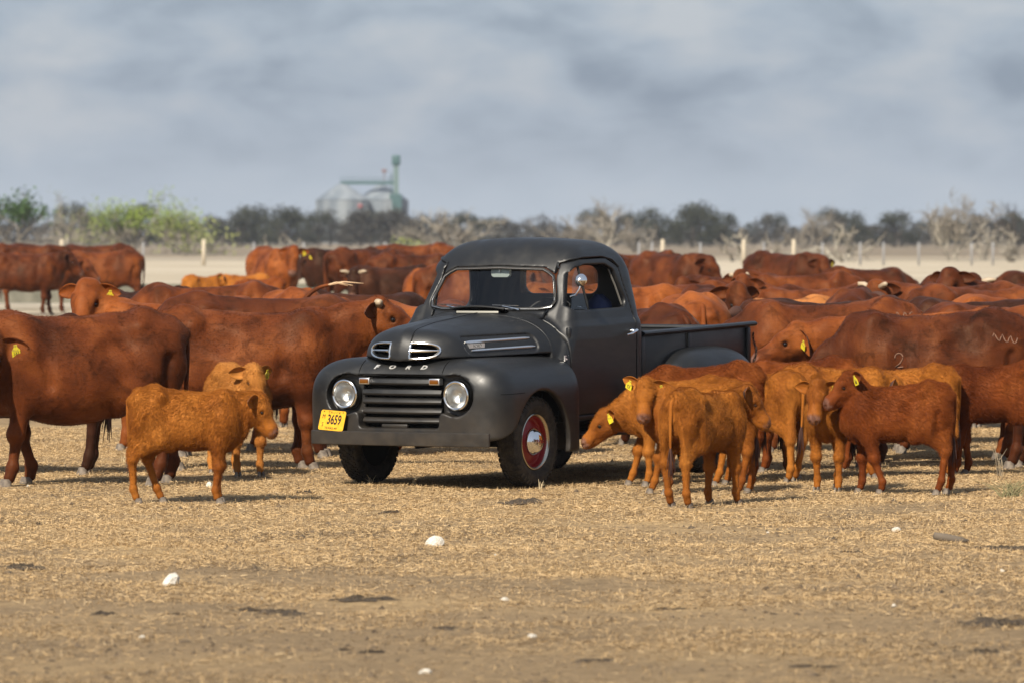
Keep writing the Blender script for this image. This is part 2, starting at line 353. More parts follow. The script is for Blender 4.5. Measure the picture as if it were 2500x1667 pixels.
for k, (px, py, w, asp, lb) in enumerate([(745, 1206, 32, .55, 'black dung lump in the shadow beyond the lone golden calf'), (97, 1280, 26, .45, 'small dark dung pat at the left of the lone calf'), (45, 1388, 82, .22, 'wide flat dung pat at the left border'), (952, 1255, 36, .25, 'brown dung pat lying before the truck bumper'), (1275, 1230, 95, .16, 'long brown dung patch in front of the red wheel'), (690, 1498, 95, .20, 'long crumbled dung patch, larger of a touching pair'), (600, 1492, 50, .24, 'crumbled dung patch, smaller of a touching pair'), (890, 1468, 100, .16, 'thin stretched dung patch beyond the touching pair'), (250, 1498, 60, .3, 'raised dung clod in front of the largest rounded rock'), (1330, 1336, 44, .2, 'small dung pat level with the angular limestone rock'), (1640, 1480, 60, .14, 'faint dung patch alone on the straw before the calves'), (1170, 1335, 60, .14, 'flat dung patch right beside the angular limestone rock'), (2420, 1525, 150, .20, 'largest dark dung patch in the right foreground'), (2410, 1592, 60, .25, 'dung clod just in front of the largest dark dung patch'), (2440, 1340, 110, .16, 'wide flat dung patch beside the piece of bark'), (905, 1598, 40, .3, 'dark dung clod beside the rough front rock'), (840, 1590, 34, .3, 'small dung clod next to another near the front rock'), (1100, 1535, 90, .12, 'wide faint dung patch behind the rough front rock'), (1980, 1632, 70, .14, 'faint dung patch at the lower ground before the pebble'), (1450, 1610, 80, .12, 'wide faint dung patch beyond the grey-white stone'), (1560, 1405, 50, .14, 'small faint dung patch midway to the golden calves'), (430, 1500, 34, .2, 'small dung pat under the largest rounded rock'), (2080, 1345, 34, .2, 'small dung pat before the tag 71 calf')]):
    p, s_ = gpt(px, py); me = pat(90+k, asp); o = obj('dung', me, M_DUNG); r_ = w/s_/2; o.scale = (r_, r_*1.7, r_); o.location = (p.x, p.y, p.z); o.rotation_euler = (0, 0, k*.8-.4)
    tag(o, lb, 'dung', 'dung on the ground')
p, s_ = gpt(2320, 1322); mb = MB(); mb.tube([(-.10, 0, .05), (-.03, .01, .035), (.05, 0, .02), (.12, .02, .012)], [.022, .028, .026, .012], 9); o = obj('bark_chunk', fix_normals(mb.mesh('bark_chunk')), mat('weathered_bark', (.12, .095, .07), .9)); o.location = p; tag(o, 'weathered grey piece of bark beside the dark soil patch', 'bark')
def weed(px, py, n, hgt, spread, col, lb, seed, nm='weed'):
    p, s_ = gpt(px, py); r = random.Random(seed); mb = MB()
    for k in range(n):
        a = r.uniform(0, 6.28); q = r.uniform(.2, 1)*spread; h_ = hgt*r.uniform(.5, 1); b0 = np.array([r.uniform(-.3, .3)*spread, r.uniform(-.3, .3)*spread, 0])
        mb.tube([b0, b0+[q*.3*math.cos(a), q*.3*math.sin(a), h_*.6], b0+[q*math.cos(a), q*math.sin(a), h_]], [.003, .0025, .0008], 4, cap=False)
    root = empty(nm, p); tag(root, lb, nm); obj('stems', mb.mesh('stems'), mat(nm+'_stems', col, .8), root); return root
weed(2465, 1212, 60, .14, .24, (.20, .18, .085), 'sparse green weed clump at the right edge beyond the calves', 4)
weed(2440, 1165, 9, .30, .10, (.30, .24, .16), 'dry forked twig standing by the big rust calf', 8, 'twig')
for k, (px, py) in enumerate([(905, 1182), (1010, 1188), (1316, 1194), (868, 1180), (300, 1130)]):
    weed(px, py, 7, .09, .05, (.52, .42, .26), ('dry grass stalks at the far front wheel, middle tuft', 'dry grass stalks in the shade under the truck front', 'dry grass stalks against the red front wheel', 'dry grass stalks at the outer side of the far front wheel', 'dry grass stalks under the big red cow')[k], 20+k, 'grass_tuft')['group'] = 'dry grass stalks'

# crumbs of soil and dung scattered everywhere
def clods(n, seed):
    r = np.random.default_rng(seed); y = r.uniform(23, 50, n); x = r.uniform(-1, 1, n)*(y*1250/FPX+.8)
    c = wave2(x, y, 77, 10, .6, 4); k = r.uniform(0, 1, n) < np.clip(.25+.45*c, .04, 1); x, y = x[k], y[k]; n = len(x)
    base = np.array([(1, 0, .0), (.3, .9, .0), (-.8, .55, 0), (-.8, -.6, 0), (.3, -.95, 0), (.1, .05, .75)]); sz = r.gamma(1.8, .0034, n)+.003
    a = r.uniform(0, 6.28, n); ca, sa = np.cos(a), np.sin(a); B = base[None]*(1+r.normal(0, .22, (n, 6, 3)))
    V = np.stack([ca[:, None]*B[..., 0]-sa[:, None]*B[..., 1], sa[:, None]*B[..., 0]+ca[:, None]*B[..., 1], B[..., 2]*r.uniform(.6, 1.3, n)[:, None]], -1)*sz[:, None, None]
    V[..., 0] += x[:, None]; V[..., 1] += y[:, None]; V[..., 2] += ground_z(x, y)[:, None]+.002
    F3 = (np.arange(n)[:, None, None]*6+np.array([[0, 1, 5], [1, 2, 5], [2, 3, 5], [3, 4, 5], [4, 0, 5]])[None]).reshape(-1, 3)
    return mesh_np('soil_clods', V.reshape(-1, 3), F3, False)
tag(obj('soil_clods', clods(15000, 9), M_DUNG), 'crumbs of dark soil and dung scattered through the straw', 'soil', kind='stuff')
# ============================================================ the pickup truck
TR_POS, TR_YAW, RAKE = (-0.498, 42.385, 0.0), math.radians(-30), math.radians(1.5)
truck = tag(empty('pickup_truck', TR_POS, TR_YAW), 'matte black vintage pickup truck with round headlights parked among the cattle', 'truck')
_rx = np.array([[1, 0, 0], [0, math.cos(RAKE), -math.sin(RAKE)], [0, math.sin(RAKE), math.cos(RAKE)]])
def rk(V): return (np.asarray(V, float)-[0, 0, .35])@_rx.T+[0, 0, .35]      # the body sits nose-down on its springs
# -- paint and trim
def paint_mat():
    m = mat('matte_black_paint', (.022, .023, .025), .5, 0, .5)
    a = noise(m, 2.2, 5, .6); r = ramp(m, [(.3, (.0058, .0061, .0068)), (.7, (.0100, .0104, .0109))]); L(m, a.outputs['Fac'], r.inputs[0])
    d = noise(m, 9, 6, .65, mapscale=(1, .35, 1.6)); dr = ramp(m, [(.55, (0, 0, 0)), (.78, (.5, .5, .5))]); L(m, d.outputs['Fac'], dr.inputs[0])
    tcx = N(m, 'ShaderNodeTexCoord'); spz = N(m, 'ShaderNodeSeparateXYZ'); L(m, tcx.outputs['Object'], spz.inputs[0]); mrz = N(m, 'ShaderNodeMapRange'); mrz.inputs['From Min'].default_value = .75; mrz.inputs['From Max'].default_value = .30; L(m, spz.outputs['Z'], mrz.inputs['Value'])
    dn = noise(m, 5, 6, .7); dm = N(m, 'ShaderNodeMath', operation='MULTIPLY'); dnr = ramp(m, [(.32, (.15, .15, .15)), (.62, (1, 1, 1))]); L(m, dn.outputs['Fac'], dnr.inputs[0]); L(m, mrz.outputs[0], dm.inputs[0]); L(m, dnr.outputs[0], dm.inputs[1])
    c = mix(m, dr.outputs[0], r.outputs[0], (.027, .025, .021)); c = mix(m, dm.outputs[0], c, (.042, .033, .024)); L(m, c, bsdf(m).inputs['Base Color'])
    rr_ = ramp(m, [(.3, (.35, .35, .35)), (.7, (.52, .52, .52))]); L(m, d.outputs['Fac'], rr_.inputs[0]); L(m, rr_.outputs[0], bsdf(m).inputs['Roughness'])
    f = noise(m, 400, 2, .5); L(m, bump(m, f.outputs['Fac'], .08, .001, bump(m, a.outputs['Fac'], .12, .02)), bsdf(m).inputs['Normal'])
    return m
M_PAINT = paint_mat()
M_CHROME = mat('chrome', (.78, .78, .77), .12, 1.0)
M_SATIN = mat('satin_chrome', (.80, .80, .80), .32, 1.0)
M_BLACK = mat('black_void', (.006, .006, .006), .8, 0, .2)
M_RUB = mat('black_rubber', (.015, .015, .015), .65, 0, .35)
M_INT = mat('dark_cab_lining', (.012, .012, .013), .8, 0, .25)
M_SEATM = mat('dark_seat_vinyl', (.02, .021, .024), .55, 0, .4)
M_NAVY = mat('navy_cloth', (.030, .040, .090), .85, 0, .2)
_n = noise(M_NAVY, 14, 4); L(M_NAVY, bump(M_NAVY, _n.outputs['Fac'], .5, .02), bsdf(M_NAVY).inputs['Normal'])
M_RED = mat('red_wheel_paint', (.23, .005, .007), .35, 0, .5)
M_LETTER = mat('white_metal_lettering', (.52, .52, .51), .4, .5)
M_AMBER = mat('amber_lens', (.13, .045, .004), .18, 0, .5); 
M_SEAM = mat('panel_gap', (.004, .004, .004), .9, 0, .1)
M_GREYTRIM = mat('grey_weatherstrip', (.10, .095, .085), .6)
def tyre_mat():
    m = mat('dusty_tyre_rubber', (.03, .028, .026), .75, 0, .3)
    a = noise(m, 18, 5, .6); r = ramp(m, [(.35, (.016, .016, .016)), (.75, (.075, .062, .046))]); L(m, a.outputs['Fac'], r.inputs[0]); L(m, r.outputs[0], bsdf(m).inputs['Base Color']); return m
M_TYRE = tyre_mat()
def glass_mat(name, tint, refl):
    m = bpy.data.materials.new(name); m.use_nodes = True; n = m.node_tree.nodes; n.clear()
    o = N(m, 'ShaderNodeOutputMaterial'); t = N(m, 'ShaderNodeBsdfTransparent'); t.inputs[0].default_value = (*tint, 1)
    g = N(m, 'ShaderNodeBsdfGlossy'); g.inputs['Roughness'].default_value = .02
    fr = N(m, 'ShaderNodeFresnel'); fr.inputs['IOR'].default_value = refl
    x = N(m, 'ShaderNodeMixShader'); L(m, fr.outputs[0], x.inputs[0]); L(m, t.outputs[0], x.inputs[1]); L(m, g.outputs[0], x.inputs[2]); L(m, x.outputs[0], o.inputs[0])
    return m
M_GLASS = glass_mat('window_glass', (.86, .88, .87), 1.55)
M_LENS = glass_mat('headlight_lens_glass', (.93, .94, .93), 1.5)
def plate_mat():
    m = mat('yellow_plate_paint', (.80, .42, .01), .45)
    a = noise(m, 30, 4); r = ramp(m, [(.3, (.60, .30, .008)), (.7, (.70, .40, .016))]); L(m, a.outputs['Fac'], r.inputs[0]); L(m, r.outputs[0], bsdf(m).inputs['Base Color']); return m
M_PLATE = plate_mat()
def tpart(name, mb, m, parent=None, rake=True, smooth=True, sh=35):
    me = mb.mesh(name, smooth, rk if rake else None)
    fix_normals(me)
    if smooth and sh: sharp(me, sh)
    return obj(name, me, m, truck if parent is None else parent)
def tsdf(name, fn, lo, hi, h, m, parent=None):
    V, Fq = sdf_mesh(name, fn, lo, hi, h)
    me = mesh_np(name, rk(V), Fq, True); sharp(me, 50)
    return obj(name, me, m, truck if parent is None else parent)
# -- shape functions (x = to the driver's left, y = back, z = up; front axle at y = 0)
def f_clip_solid(X, Y, Z):
    ax = np.abs(X)
    u = (ax-.40)/.488; v = (Z-.66)/.348
    w = np.maximum((-.435-Y)/.300, (Y-.40)/.29)
    b = (pn(2.9, u, v, w)-1)*.33
    return b
def f_bowl2d(X, Z):
    ax = np.abs(X)
    d = np.sqrt((ax-.497)**2+(Z-.732)**2)-.155
    d = smin(d, rrect(ax, Z, -.5, .49, .72, .878, .03), .05)
    d = smin(d, rrect(ax, Z, -.4, .355, .482, .85, .03), .09)
    return d
def f_arch2d(Y, Z):
    d = np.sqrt((Y+.055)**2+(Z-.335)**2)-.415
    fl = np.maximum(np.maximum((Z-.385-.5*(Y+.65))*.9, -.66-Y), Y+.30)
    return smin(d, fl, .06)
def f_clip(X, Y, Z):
    ax = np.abs(X); b = f_clip_solid(X, Y, Z)
    bot = np.where(Y < -.2, .39, .25); b = smax(b, bot-Z, .03)
    b = np.maximum(b, (.40-Z)+np.where(ax < .50, 0, -1))
    inner = np.maximum(f_arch2d(Y, Z), .50-ax)
    b = smax(b, -inner, .012)
    # thin the fender behind its skin
    b = np.maximum(b, -np.maximum(f_clip_solid(X, Y, Z)+.035, np.maximum(.52-ax, np.maximum(Z-.95, np.maximum(-.50-Y, Y-.62)))))
    open2 = f_bowl2d(X, Z)
    b = smax(b, -np.maximum(open2, Y+.642), .009)
    b = np.maximum(b, -np.maximum(np.sqrt((ax-.497)**2+(Z-.735)**2)-.112, Y+.55))
    grl = rrect(ax, Z, -.4, .352, .485, .872, .02)
    b = np.maximum(b, -np.maximum(grl, Y+.40))
    return b
def hood_w(Y): return np.interp(Y, [-.8, -.70, -.4, 0, .3, .55], [.345, .365, .475, .588, .665, .725]).astype(np.float32)
def hood_t(Y): return np.interp(Y, [-.8, -.60, -.28, .2, .6], [1.205, 1.225, 1.262, 1.288, 1.312]).astype(np.float32)
def nost2d(A, B): return np.maximum(((np.abs(np.maximum(A-.12, 0)/.185)**2.5+np.abs((B-1.07)/.058)**2.5)**.4-1)*.058, .088-A)
def f_hood(X, Y, Z):
    ax = np.abs(X); w = hood_w(Y); t = hood_t(Y)
    ridge = .012*np.exp(-(ax/.05)**2)
    v = (Z-.93)/(t+ridge-.93)
    fr = (-.515-Y+.10*ax+.30*ax*ax)/.205
    b = (pn(2.75, ax/w, v, np.maximum(fr, 0))-1)*.25
    # scooped panel for the side trim
    sc = np.maximum(rrect(Y+0*Z, Z-.0*Y, -.44, .31, 1.035, 1.165, .05), .25-ax)
    b = smax(b, -np.maximum(sc, -(b+.006)), .015)
    b = np.maximum(b, np.maximum(.992-Z+.02*np.minimum(ax/.3, 1), Y-.47))
    b = np.maximum(b, -np.maximum(b+.03, .90-Z))
    # nostrils
    ny = nost2d(ax, Z)
    b = np.maximum(b, -np.maximum(ny+.008, Y+.46))
    return b
def cab_w(Z): return np.interp(Z, [.4, .6, 1.10, 1.205, 1.25, 1.36, 1.55, 1.66, 1.9], [.755, .775, .782, .775, .750, .727, .682, .660, .63]).astype(np.float32)
def f_cab_solid(X, Y, Z):
    ax = np.abs(X); w = cab_w(Z)
    top = 1.882-.05*np.abs((Y-1.25)/.55)**2.4-.04*(ax/.6)**2
    yf = .668+(Z-1.28)*.56-.075*(1-np.minimum(ax/.60, 1)**2)
    b = smax((ax-w)*.97, (yf-Y)*.88, .10)
    b = smax(b, Y-1.85, .20)
    return smax(b, (Z-top)*.96, .22)
def f_cowl(X, Y, Z):
    ax = np.abs(X); w = np.interp(Y, [.43, .47, .58, .64, .72], [.700, .705, .748, .740, .690]).astype(np.float32)
    t = (1.308+.16*np.clip(Y-.47, 0, .35)).astype(np.float32)
    return np.maximum((pn(2.75, ax/w, (Z-.93)/(t-.93))-1)*.28, np.maximum(.43-Y, Y-.78))
def f_body(X, Y, Z):
    c = f_cab_solid(X, Y, Z)
    c = smin(c, f_cowl(X, Y, Z), .02)
    return np.maximum(c, .47-Z)
def door2d(Y, Z): return poly2d(Y, Z, [(.625, .56), (.625, 1.25), (.765, 1.50), (.87, 1.64), (1.0, 1.675), (1.40, 1.675), (1.52, 1.62), (1.60, 1.25), (1.60, .56)], .045)
def win2d(Y, Z): return poly2d(Y, Z, [(.785, 1.385), (.872, 1.54), (.945, 1.595), (1.05, 1.612), (1.35, 1.608), (1.435, 1.575), (1.515, 1.385)], .058)
def ws2d(X, Z):
    ax = np.abs(X); return poly2d(ax, Z, [(-.1, 1.395), (.50, 1.395), (.448, 1.555), (.385, 1.588), (-.1, 1.602)], .068)
def f_shell(X, Y, Z):
    b = f_body(X, Y, Z); c = f_cab_solid(X, Y, Z)
    inner = np.maximum(c+.045, np.maximum(.56-Z, .62-Y))
    b = smax(b, -inner, .01)
    b = smax(b, -np.maximum(ws2d(X, Z), np.maximum(Y-1.1, .40-Y)), .018)
    b = smax(b, -np.maximum(rrect(X, Z, -.335, .335, 1.42, 1.645, .075), 1.45-Y), .015)
    b = smax(b, -np.maximum(win2d(Y, Z), cab_w(Z)-.085-np.abs(X)), .02)
    return b
H = .0095
tsdf('front_clip', f_clip, (-.93, -.80, .22), (.93, .74, 1.05), H, M_PAINT)
tsdf('hood', f_hood, (-.76, -.79, .96), (.76, .50, 1.34), .0085, M_PAINT)
cab = tsdf('cab', lambda X, Y, Z: np.maximum(f_shell(X, Y, Z), -np.maximum(door2d(Y, Z)-.004, .50-np.abs(X))), (-.82, .38, .44), (.82, 1.84, 1.93), H, M_PAINT)
for sgn in (1, -1):
    def f_door(X, Y, Z): return np.maximum(np.maximum(f_shell(X, Y, Z), door2d(Y, Z)+.004), .52-sgn*X)
    lo, hi = ((.50, .58, .48), (.82, 1.68, 1.76)) if sgn > 0 else ((-.82, .58, .48), (-.50, 1.68, 1.76))
    door = tsdf('door', f_door, lo, hi, .0085, M_PAINT)
    if sgn > 0: door_l = door
    else: door_r = door
def proj_x(fn, y, z, x0=1.0, x1=.1):
    """outer x of a body surface at (y, z)"""
    xs = np.linspace(x0, x1, 1500); d = fn(xs, np.full_like(xs, y), np.full_like(xs, z)); i = np.argmax(d < 0); return float(xs[i])
def proj_y(fn, x, z, y0=-1.0, y1=.9):
    ys = np.linspace(y0, y1, 2500); d = fn(np.full_like(ys, x), ys, np.full_like(ys, z)); i = np.argmax(d < 0); return float(ys[i])
def proj_z(fn, x, y, z0=2.0, z1=.3):
    zs = np.linspace(z0, z1, 2500); d = fn(np.full_like(zs, x), np.full_like(zs, y), zs); i = np.argmax(d < 0); return float(zs[i])
# -- glass
def glass_panel(name, pts, parent, m=None):
    P = np.asarray(pts, float); n = len(P); V = np.concatenate([P, P.mean(0)[None]])
    F3 = np.array([[i, (i+1) % n, n] for i in range(n)])
    me = mesh_np(name, rk(V), F3, False); return obj(name, me, m or M_GLASS, parent)
def grow(P, g):
    P = np.asarray(P, float); c = P.mean(0); d = P-c; return c+d*(1+g/np.linalg.norm(d, axis=1)[:, None])
def wsy(x, z): return proj_y(f_cab_solid, x, z, .3, 1.4)
V = []; nx = 25
for zi in np.linspace(1.322, 1.676, 9):
    r_ = np.linspace(0, .8, 1600); hw = float(r_[np.argmax(ws2d(r_, np.full_like(r_, min(max(zi, 1.335), 1.662))) > -.004)])
    for t in np.linspace(-1, 1, nx): V.append((hw*t, wsy(hw*t, zi)+.022, zi))
i, j = np.meshgrid(np.arange(8), np.arange(nx-1), indexing='ij')
obj('windshield', mesh_np('windshield', rk(V), np.stack([i*nx+j, i*nx+j+1, (i+1)*nx+j+1, (i+1)*nx+j], -1).reshape(-1, 4)), M_GLASS, truck)
glass_panel('rear_window', [(x, 1.755, z) for x, z in grow([(-.335, 1.43), (.335, 1.43), (.335, 1.64), (-.335, 1.64)], .01)], truck)
# windscreen rubber
def loop_pts(fn2d, c, n, inset=0.0):
    out = []
    for a in np.linspace(0, 2*math.pi, n, endpoint=False):
        r = np.linspace(.02, 1.2, 3000); A = c[0]+r*math.cos(a); B = c[1]+r*math.sin(a)
        d = fn2d(A, B); i = np.argmax(d > -inset); out.append((A[i], B[i]))
    return out
mb = MB(); lp = loop_pts(ws2d, (0, 1.5), 72, .012)
P3 = [(x, wsy(x, z)+.010, z) for x, z in lp]; P3.append(P3[0]); P3.append(P3[1])
mb.tube(P3, .014, 6, cap=False); tpart('windshield_gasket', mb, M_RUB)
mb = MB(); P3 = [(x, y-.012, z) for x, y, z in P3]; mb.tube(P3, .0024, 5, cap=False); tpart('windshield_trim', mb, M_SATIN)
for sgn, dr in ((1, door_l), (-1, door_r)):
    xg = lambda z: sgn*(float(cab_w(z))-.035)
    # fixed quarter window, its bar and latch; the main pane is wound down
    q = [(.735, 1.335), (1.005, 1.325), (.975, 1.65), (.93, 1.64), (.86, 1.58)]
    glass_panel('quarter_window', [(xg(z), y, z) for y, z in q], dr)
    mb = MB(); mb.tube([(xg(1.31), 1.012, 1.31), (xg(1.66), .972, 1.665)], .011, 6); tpart('window_bar', mb, M_RUB, dr)
    mb = MB(); mb.tube([(xg(1.36)-sgn*.02, .87, 1.352), (xg(1.36)-sgn*.02, .94, 1.342), (xg(1.36)-sgn*.02, .985, 1.34)], [.006, .008, .010], 6); tpart('window_latch', mb, M_CHROME, dr)
    mb = MB(); mb.tube([(xg(1.65)-sgn*.0, 1.462, 1.63), (xg(1.5), 1.515, 1.50), (xg(1.34), 1.553, 1.345)], .008, 5); tpart('window_channel', mb, M_GREYTRIM if sgn > 0 else M_RUB, dr)
    # handle
    mb = MB(); xh = sgn*proj_x(f_body, 1.53, 1.125)
    mb.lathe([(0, .022), (.012, .022), (.03, .014), (.045, .013)], 16, 'x') if sgn > 0 else mb.lathe([(0, .022), (-.012, .022), (-.03, .014), (-.045, .013)], 16, 'x')
    V, Fq = mb.arrays(); mb = MB(); mb.add(V+[xh, 1.555, 1.135], Fq)
    mb.tube([(xh+sgn*.042, 1.572, 1.140), (xh+sgn*.052, 1.54, 1.138), (xh+sgn*.052, 1.47, 1.118), (xh+sgn*.045, 1.405, 1.112)], [.013, .014, .010, .006], 8)
    tpart('door_handle', mb, M_CHROME, dr)
    for hz in (1.155, .70):
        mb = MB(); xh = sgn*proj_x(f_body, .612, hz); mb.box((xh-.012 if sgn > 0 else xh-.022, .598, hz-.045), (xh+.022 if sgn > 0 else xh+.012, .632, hz+.045), .008); tpart('hinge', mb, M_PAINT, dr)
    # model badge on the cowl side
    V, Fq = text_arrays('F-1', .062, .004, .0, .0016); xh = proj_x(f_body, .53, .965)
    T3 = np.stack([sgn*(xh+.004+V[:, 2]), .535+sgn*V[:, 0], .965+V[:, 1]], 1)
    mb = MB(); mb.add(T3, Fq); tpart('model_badge', mb, M_SATIN, smooth=False)
# drip rail above each door
for sgn in (1, -1):
    lp = [(.86, 1.650), (.868, 1.665), (.878, 1.68), (.89, 1.695), (.93, 1.717), (1.05, 1.735), (1.35, 1.735), (1.50, 1.705), (1.575, 1.645)]
    mb = MB(); P = []
    from itertools import chain
    yy = np.interp(np.linspace(0, 8, 60), range(9), [p[0] for p in lp]); zz = np.interp(np.linspace(0, 8, 60), range(9), [p[1] for p in lp])
    for y, z in zip(yy, zz):
        if proj_x(f_cab_solid, y, z) > .99: continue
        P.append((sgn*(proj_x(f_cab_solid, y, z)+.002), y, z))
    mb.tube(P, .009, 6); tpart('drip_rail', mb, M_PAINT)
# -- panel joints
def seam(pts, r=.0035, m=M_SEAM):
    mb = MB(); mb.tube(pts, r, 5); tpart('panel_seam', mb, m)
zz = np.linspace(.885, .99, 9)
for sgn in (1, -1):
    seam([(sgn*(.37+.02*(z-.885)), proj_y(f_clip, sgn*.37, z)-.0005, z) for z in zz])
    ys = np.linspace(-.62, -.33, 14); seam([(sgn*proj_x(f_clip, y, .745), y, .745) for y in ys], .0025)
ys = np.linspace(-.70, .46, 40)
seam([(.085*np.interp(y, [-.7, -.4, .46], [1, .7, .1]), y, proj_z(f_hood, .085*np.interp(y, [-.7, -.4, .46], [1, .7, .1]), y)) for y in ys], .003)
zs = np.linspace(1.14, 1.19, 4); seam([(.088, proj_y(f_hood, .088, z), z) for z in zs], .003)
# -- grille
zb = [(.858, .810), (.778, .730), (.708, .664), (.633, .588), (.558, .518)]
for k, (zt, z0) in enumerate(zb):
    mb = MB(); nxx = 21; V = []
    z0 -= .004; zt += .004; prof = [(-.680, z0+.008), (-.712, z0+.002), (-.726, z0+.010), (-.730, z0+.020), (-.726, (zt+z0)/2+.004), (-.717, zt-.008), (-.700, zt), (-.66, zt-.004), (-.66, z0+.008)]
    hw = .350 if k else .275
    for x in np.linspace(-hw, hw, nxx):
        bow = .030*(x/.35)**2
        for (py, pz) in prof: V.append((x, py+bow+.018, pz))
    n = len(prof); i, j = np.meshgrid(np.arange(nxx-1), np.arange(n), indexing='ij'); j2 = (j+1) % n
    mb.add(V, np.stack([i*n+j, i*n+j2, (i+1)*n+j2, (i+1)*n+j], -1).reshape(-1, 4)); tpart('grille_bar', mb, M_PAINT)
mb = MB(); mb.box((-.38, -.60, .42), (.38, .35, .94)); tpart('grille_backing_box', mb, M_BLACK, smooth=False)  # plain black box added so the grille gaps show dark
mb = MB(); mb.box((-.17, -.705, .482), (.06, -.67, .512), .008); tpart('crank_hole_cover', mb, M_PAINT)
for sgn in (1, -1):
    # parking lamp
    mb = MB(); yc = -.69
    mb.box((sgn*.312-.047, yc-.03, .814), (sgn*.312+.047, yc+.03, .864), .006)
    o = tpart('parking_lamp', mb, M_SATIN)
    mb = MB(); mb.box((sgn*.312-.037, yc-.036, .823), (sgn*.312+.037, yc-.026, .855), .004); tpart('amber_lens', mb, M_AMBER, o)
    # headlight: bucket, ring, reflector bowl, lens
    c = (sgn*.497, -.682, .735)
    mb = MB(); mb.lathe([(.05, .118), (.0, .122), (-.012, .119)], 40, 'y', c); hl = tpart('headlight', mb, M_PAINT)
    mb = MB(); mb.lathe([(.01, .112), (-.014, .116), (-.028, .112), (-.034, .103), (-.030, .094), (-.02, .091)], 40, 'y', c); tpart('headlight_ring', mb, M_CHROME, hl)
    mb = MB(); mb.lathe([(-.012, .092), (.02, .080), (.045, .058), (.06, .030), (.064, .0015)], 40, 'y', c); tpart('reflector', mb, M_SATIN, hl)
    mb = MB(); mb.lathe([(-.022, .0915), (-.032, .075), (-.040, .045), (-.043, .0015)], 40, 'y', c); tpart('headlight_lens', mb, M_LENS, hl)
    mb = MB(); mb.lathe([(.02, .001), (.012, .016), (.03, .02)], 12, 'y', (c[0], c[1], c[2])); tpart('bulb', mb, M_LETTER, hl)
# -- nostril vents on the hood
for sgn in (1, -1):
    f2 = nost2d
    lp = loop_pts(f2, (.17, 1.07), 60)
    P = [(sgn*x, proj_y(lambda X, Y, Z: (pn(2.75, np.abs(X)/hood_w(Y), (Z-.93)/(hood_t(Y)-.93), np.maximum((-.515-Y+.10*np.abs(X)+.30*X*X)/.205, 0))-1)*.25, x, z)-.003, z) for x, z in lp]
    P += P[:2]
    mb = MB(); mb.tube(P, .0085, 8, cap=False); v = tpart('hood_vent_ring', mb, M_CHROME)
    ym = P[0][1]
    yb = [proj_y(f_hood, sgn*x, 1.16) for x in (.09, .2, .295)]
    mb = MB(); mb.tube([(sgn*.092, P[30][1]-.004, 1.071), (sgn*.2, (P[30][1]+ym)/2-.012, 1.071), (sgn*.295, ym-.002, 1.071)], [.014, .012, .006], 8); tpart('vent_bar', mb, M_CHROME, v)
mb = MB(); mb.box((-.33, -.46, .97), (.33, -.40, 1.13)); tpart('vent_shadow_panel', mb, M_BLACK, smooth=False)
# -- lettering on the header panel
for ch, x in zip('FORD', (-.232, -.092, .052, .192)):
    V, Fq = text_arrays(ch, .054, .003, .25, .0024, 1.25)
    z0 = .943; a = math.atan2(proj_y(f_clip, x, z0+.02)-proj_y(f_clip, x, z0-.02), .04)
    yy = proj_y(f_clip, x, z0)
    T3 = np.stack([x+V[:, 0], yy-.004-V[:, 2]*math.cos(a)+V[:, 1]*math.sin(a), z0+V[:, 1]*math.cos(a)+V[:, 2]*math.sin(a)], 1)
    mb = MB(); mb.add(T3, Fq); tpart('letter', mb, M_LETTER, smooth=False)
# -- hood side trim: two spears and a plaque
for sgn in (1, -1):
    def hx(y, z): return sgn*proj_x(f_hood, y, z, .9, .2)
    for z0, y0, y1 in ((1.126, -.41, .27), (1.062, -.385, .285)):
        yy = np.linspace(y0, y1, 16)
        mb = MB(); mb.tube([(hx(y, z0+.012*(y-y0))+sgn*.004, y, z0+.012*(y-y0)) for y in yy], [.006]+[.0105]*14+[.005], 8, squash=(.9, 1)); tpart('hood_spear', mb, M_SATIN)
    y0, y1 = -.395, -.24
    mb = MB(); V = []
    for y in np.linspace(y0, y1, 6):
        x = hx(y, 1.096)
        for dx, z in ((-.01, 1.080), (.010, 1.080), (.010, 1.114), (-.01, 1.114)): V.append((x+sgn*dx, y, z))
    i, j = np.meshgrid(np.arange(5), np.arange(4), indexing='ij'); j2 = (j+1) % 4
    mb.add(V, np.concatenate([np.stack([i*4+j, i*4+j2, (i+1)*4+j2, (i+1)*4+j], -1).reshape(-1, 4), [[0, 1, 2, 3], [20, 21, 22, 23]]])); pq = tpart('hood_plaque', mb, M_SATIN, smooth=False)
    V, Fq = text_arrays('FORD', .034, .002, .0, .0008)
    xs = np.interp(-.318+sgn*V[:, 0], np.linspace(y0, y1, 6), [hx(y, 1.096) for y in np.linspace(y0, y1, 6)])
    mb = MB(); mb.add(np.stack([xs+sgn*(.011+V[:, 2]), -.318+sgn*V[:, 0], 1.097+V[:, 1]], 1), Fq); tpart('plaque_lettering', mb, mat('dull_grey_lettering', (.25, .25, .25), .5, .5), pq, smooth=False)
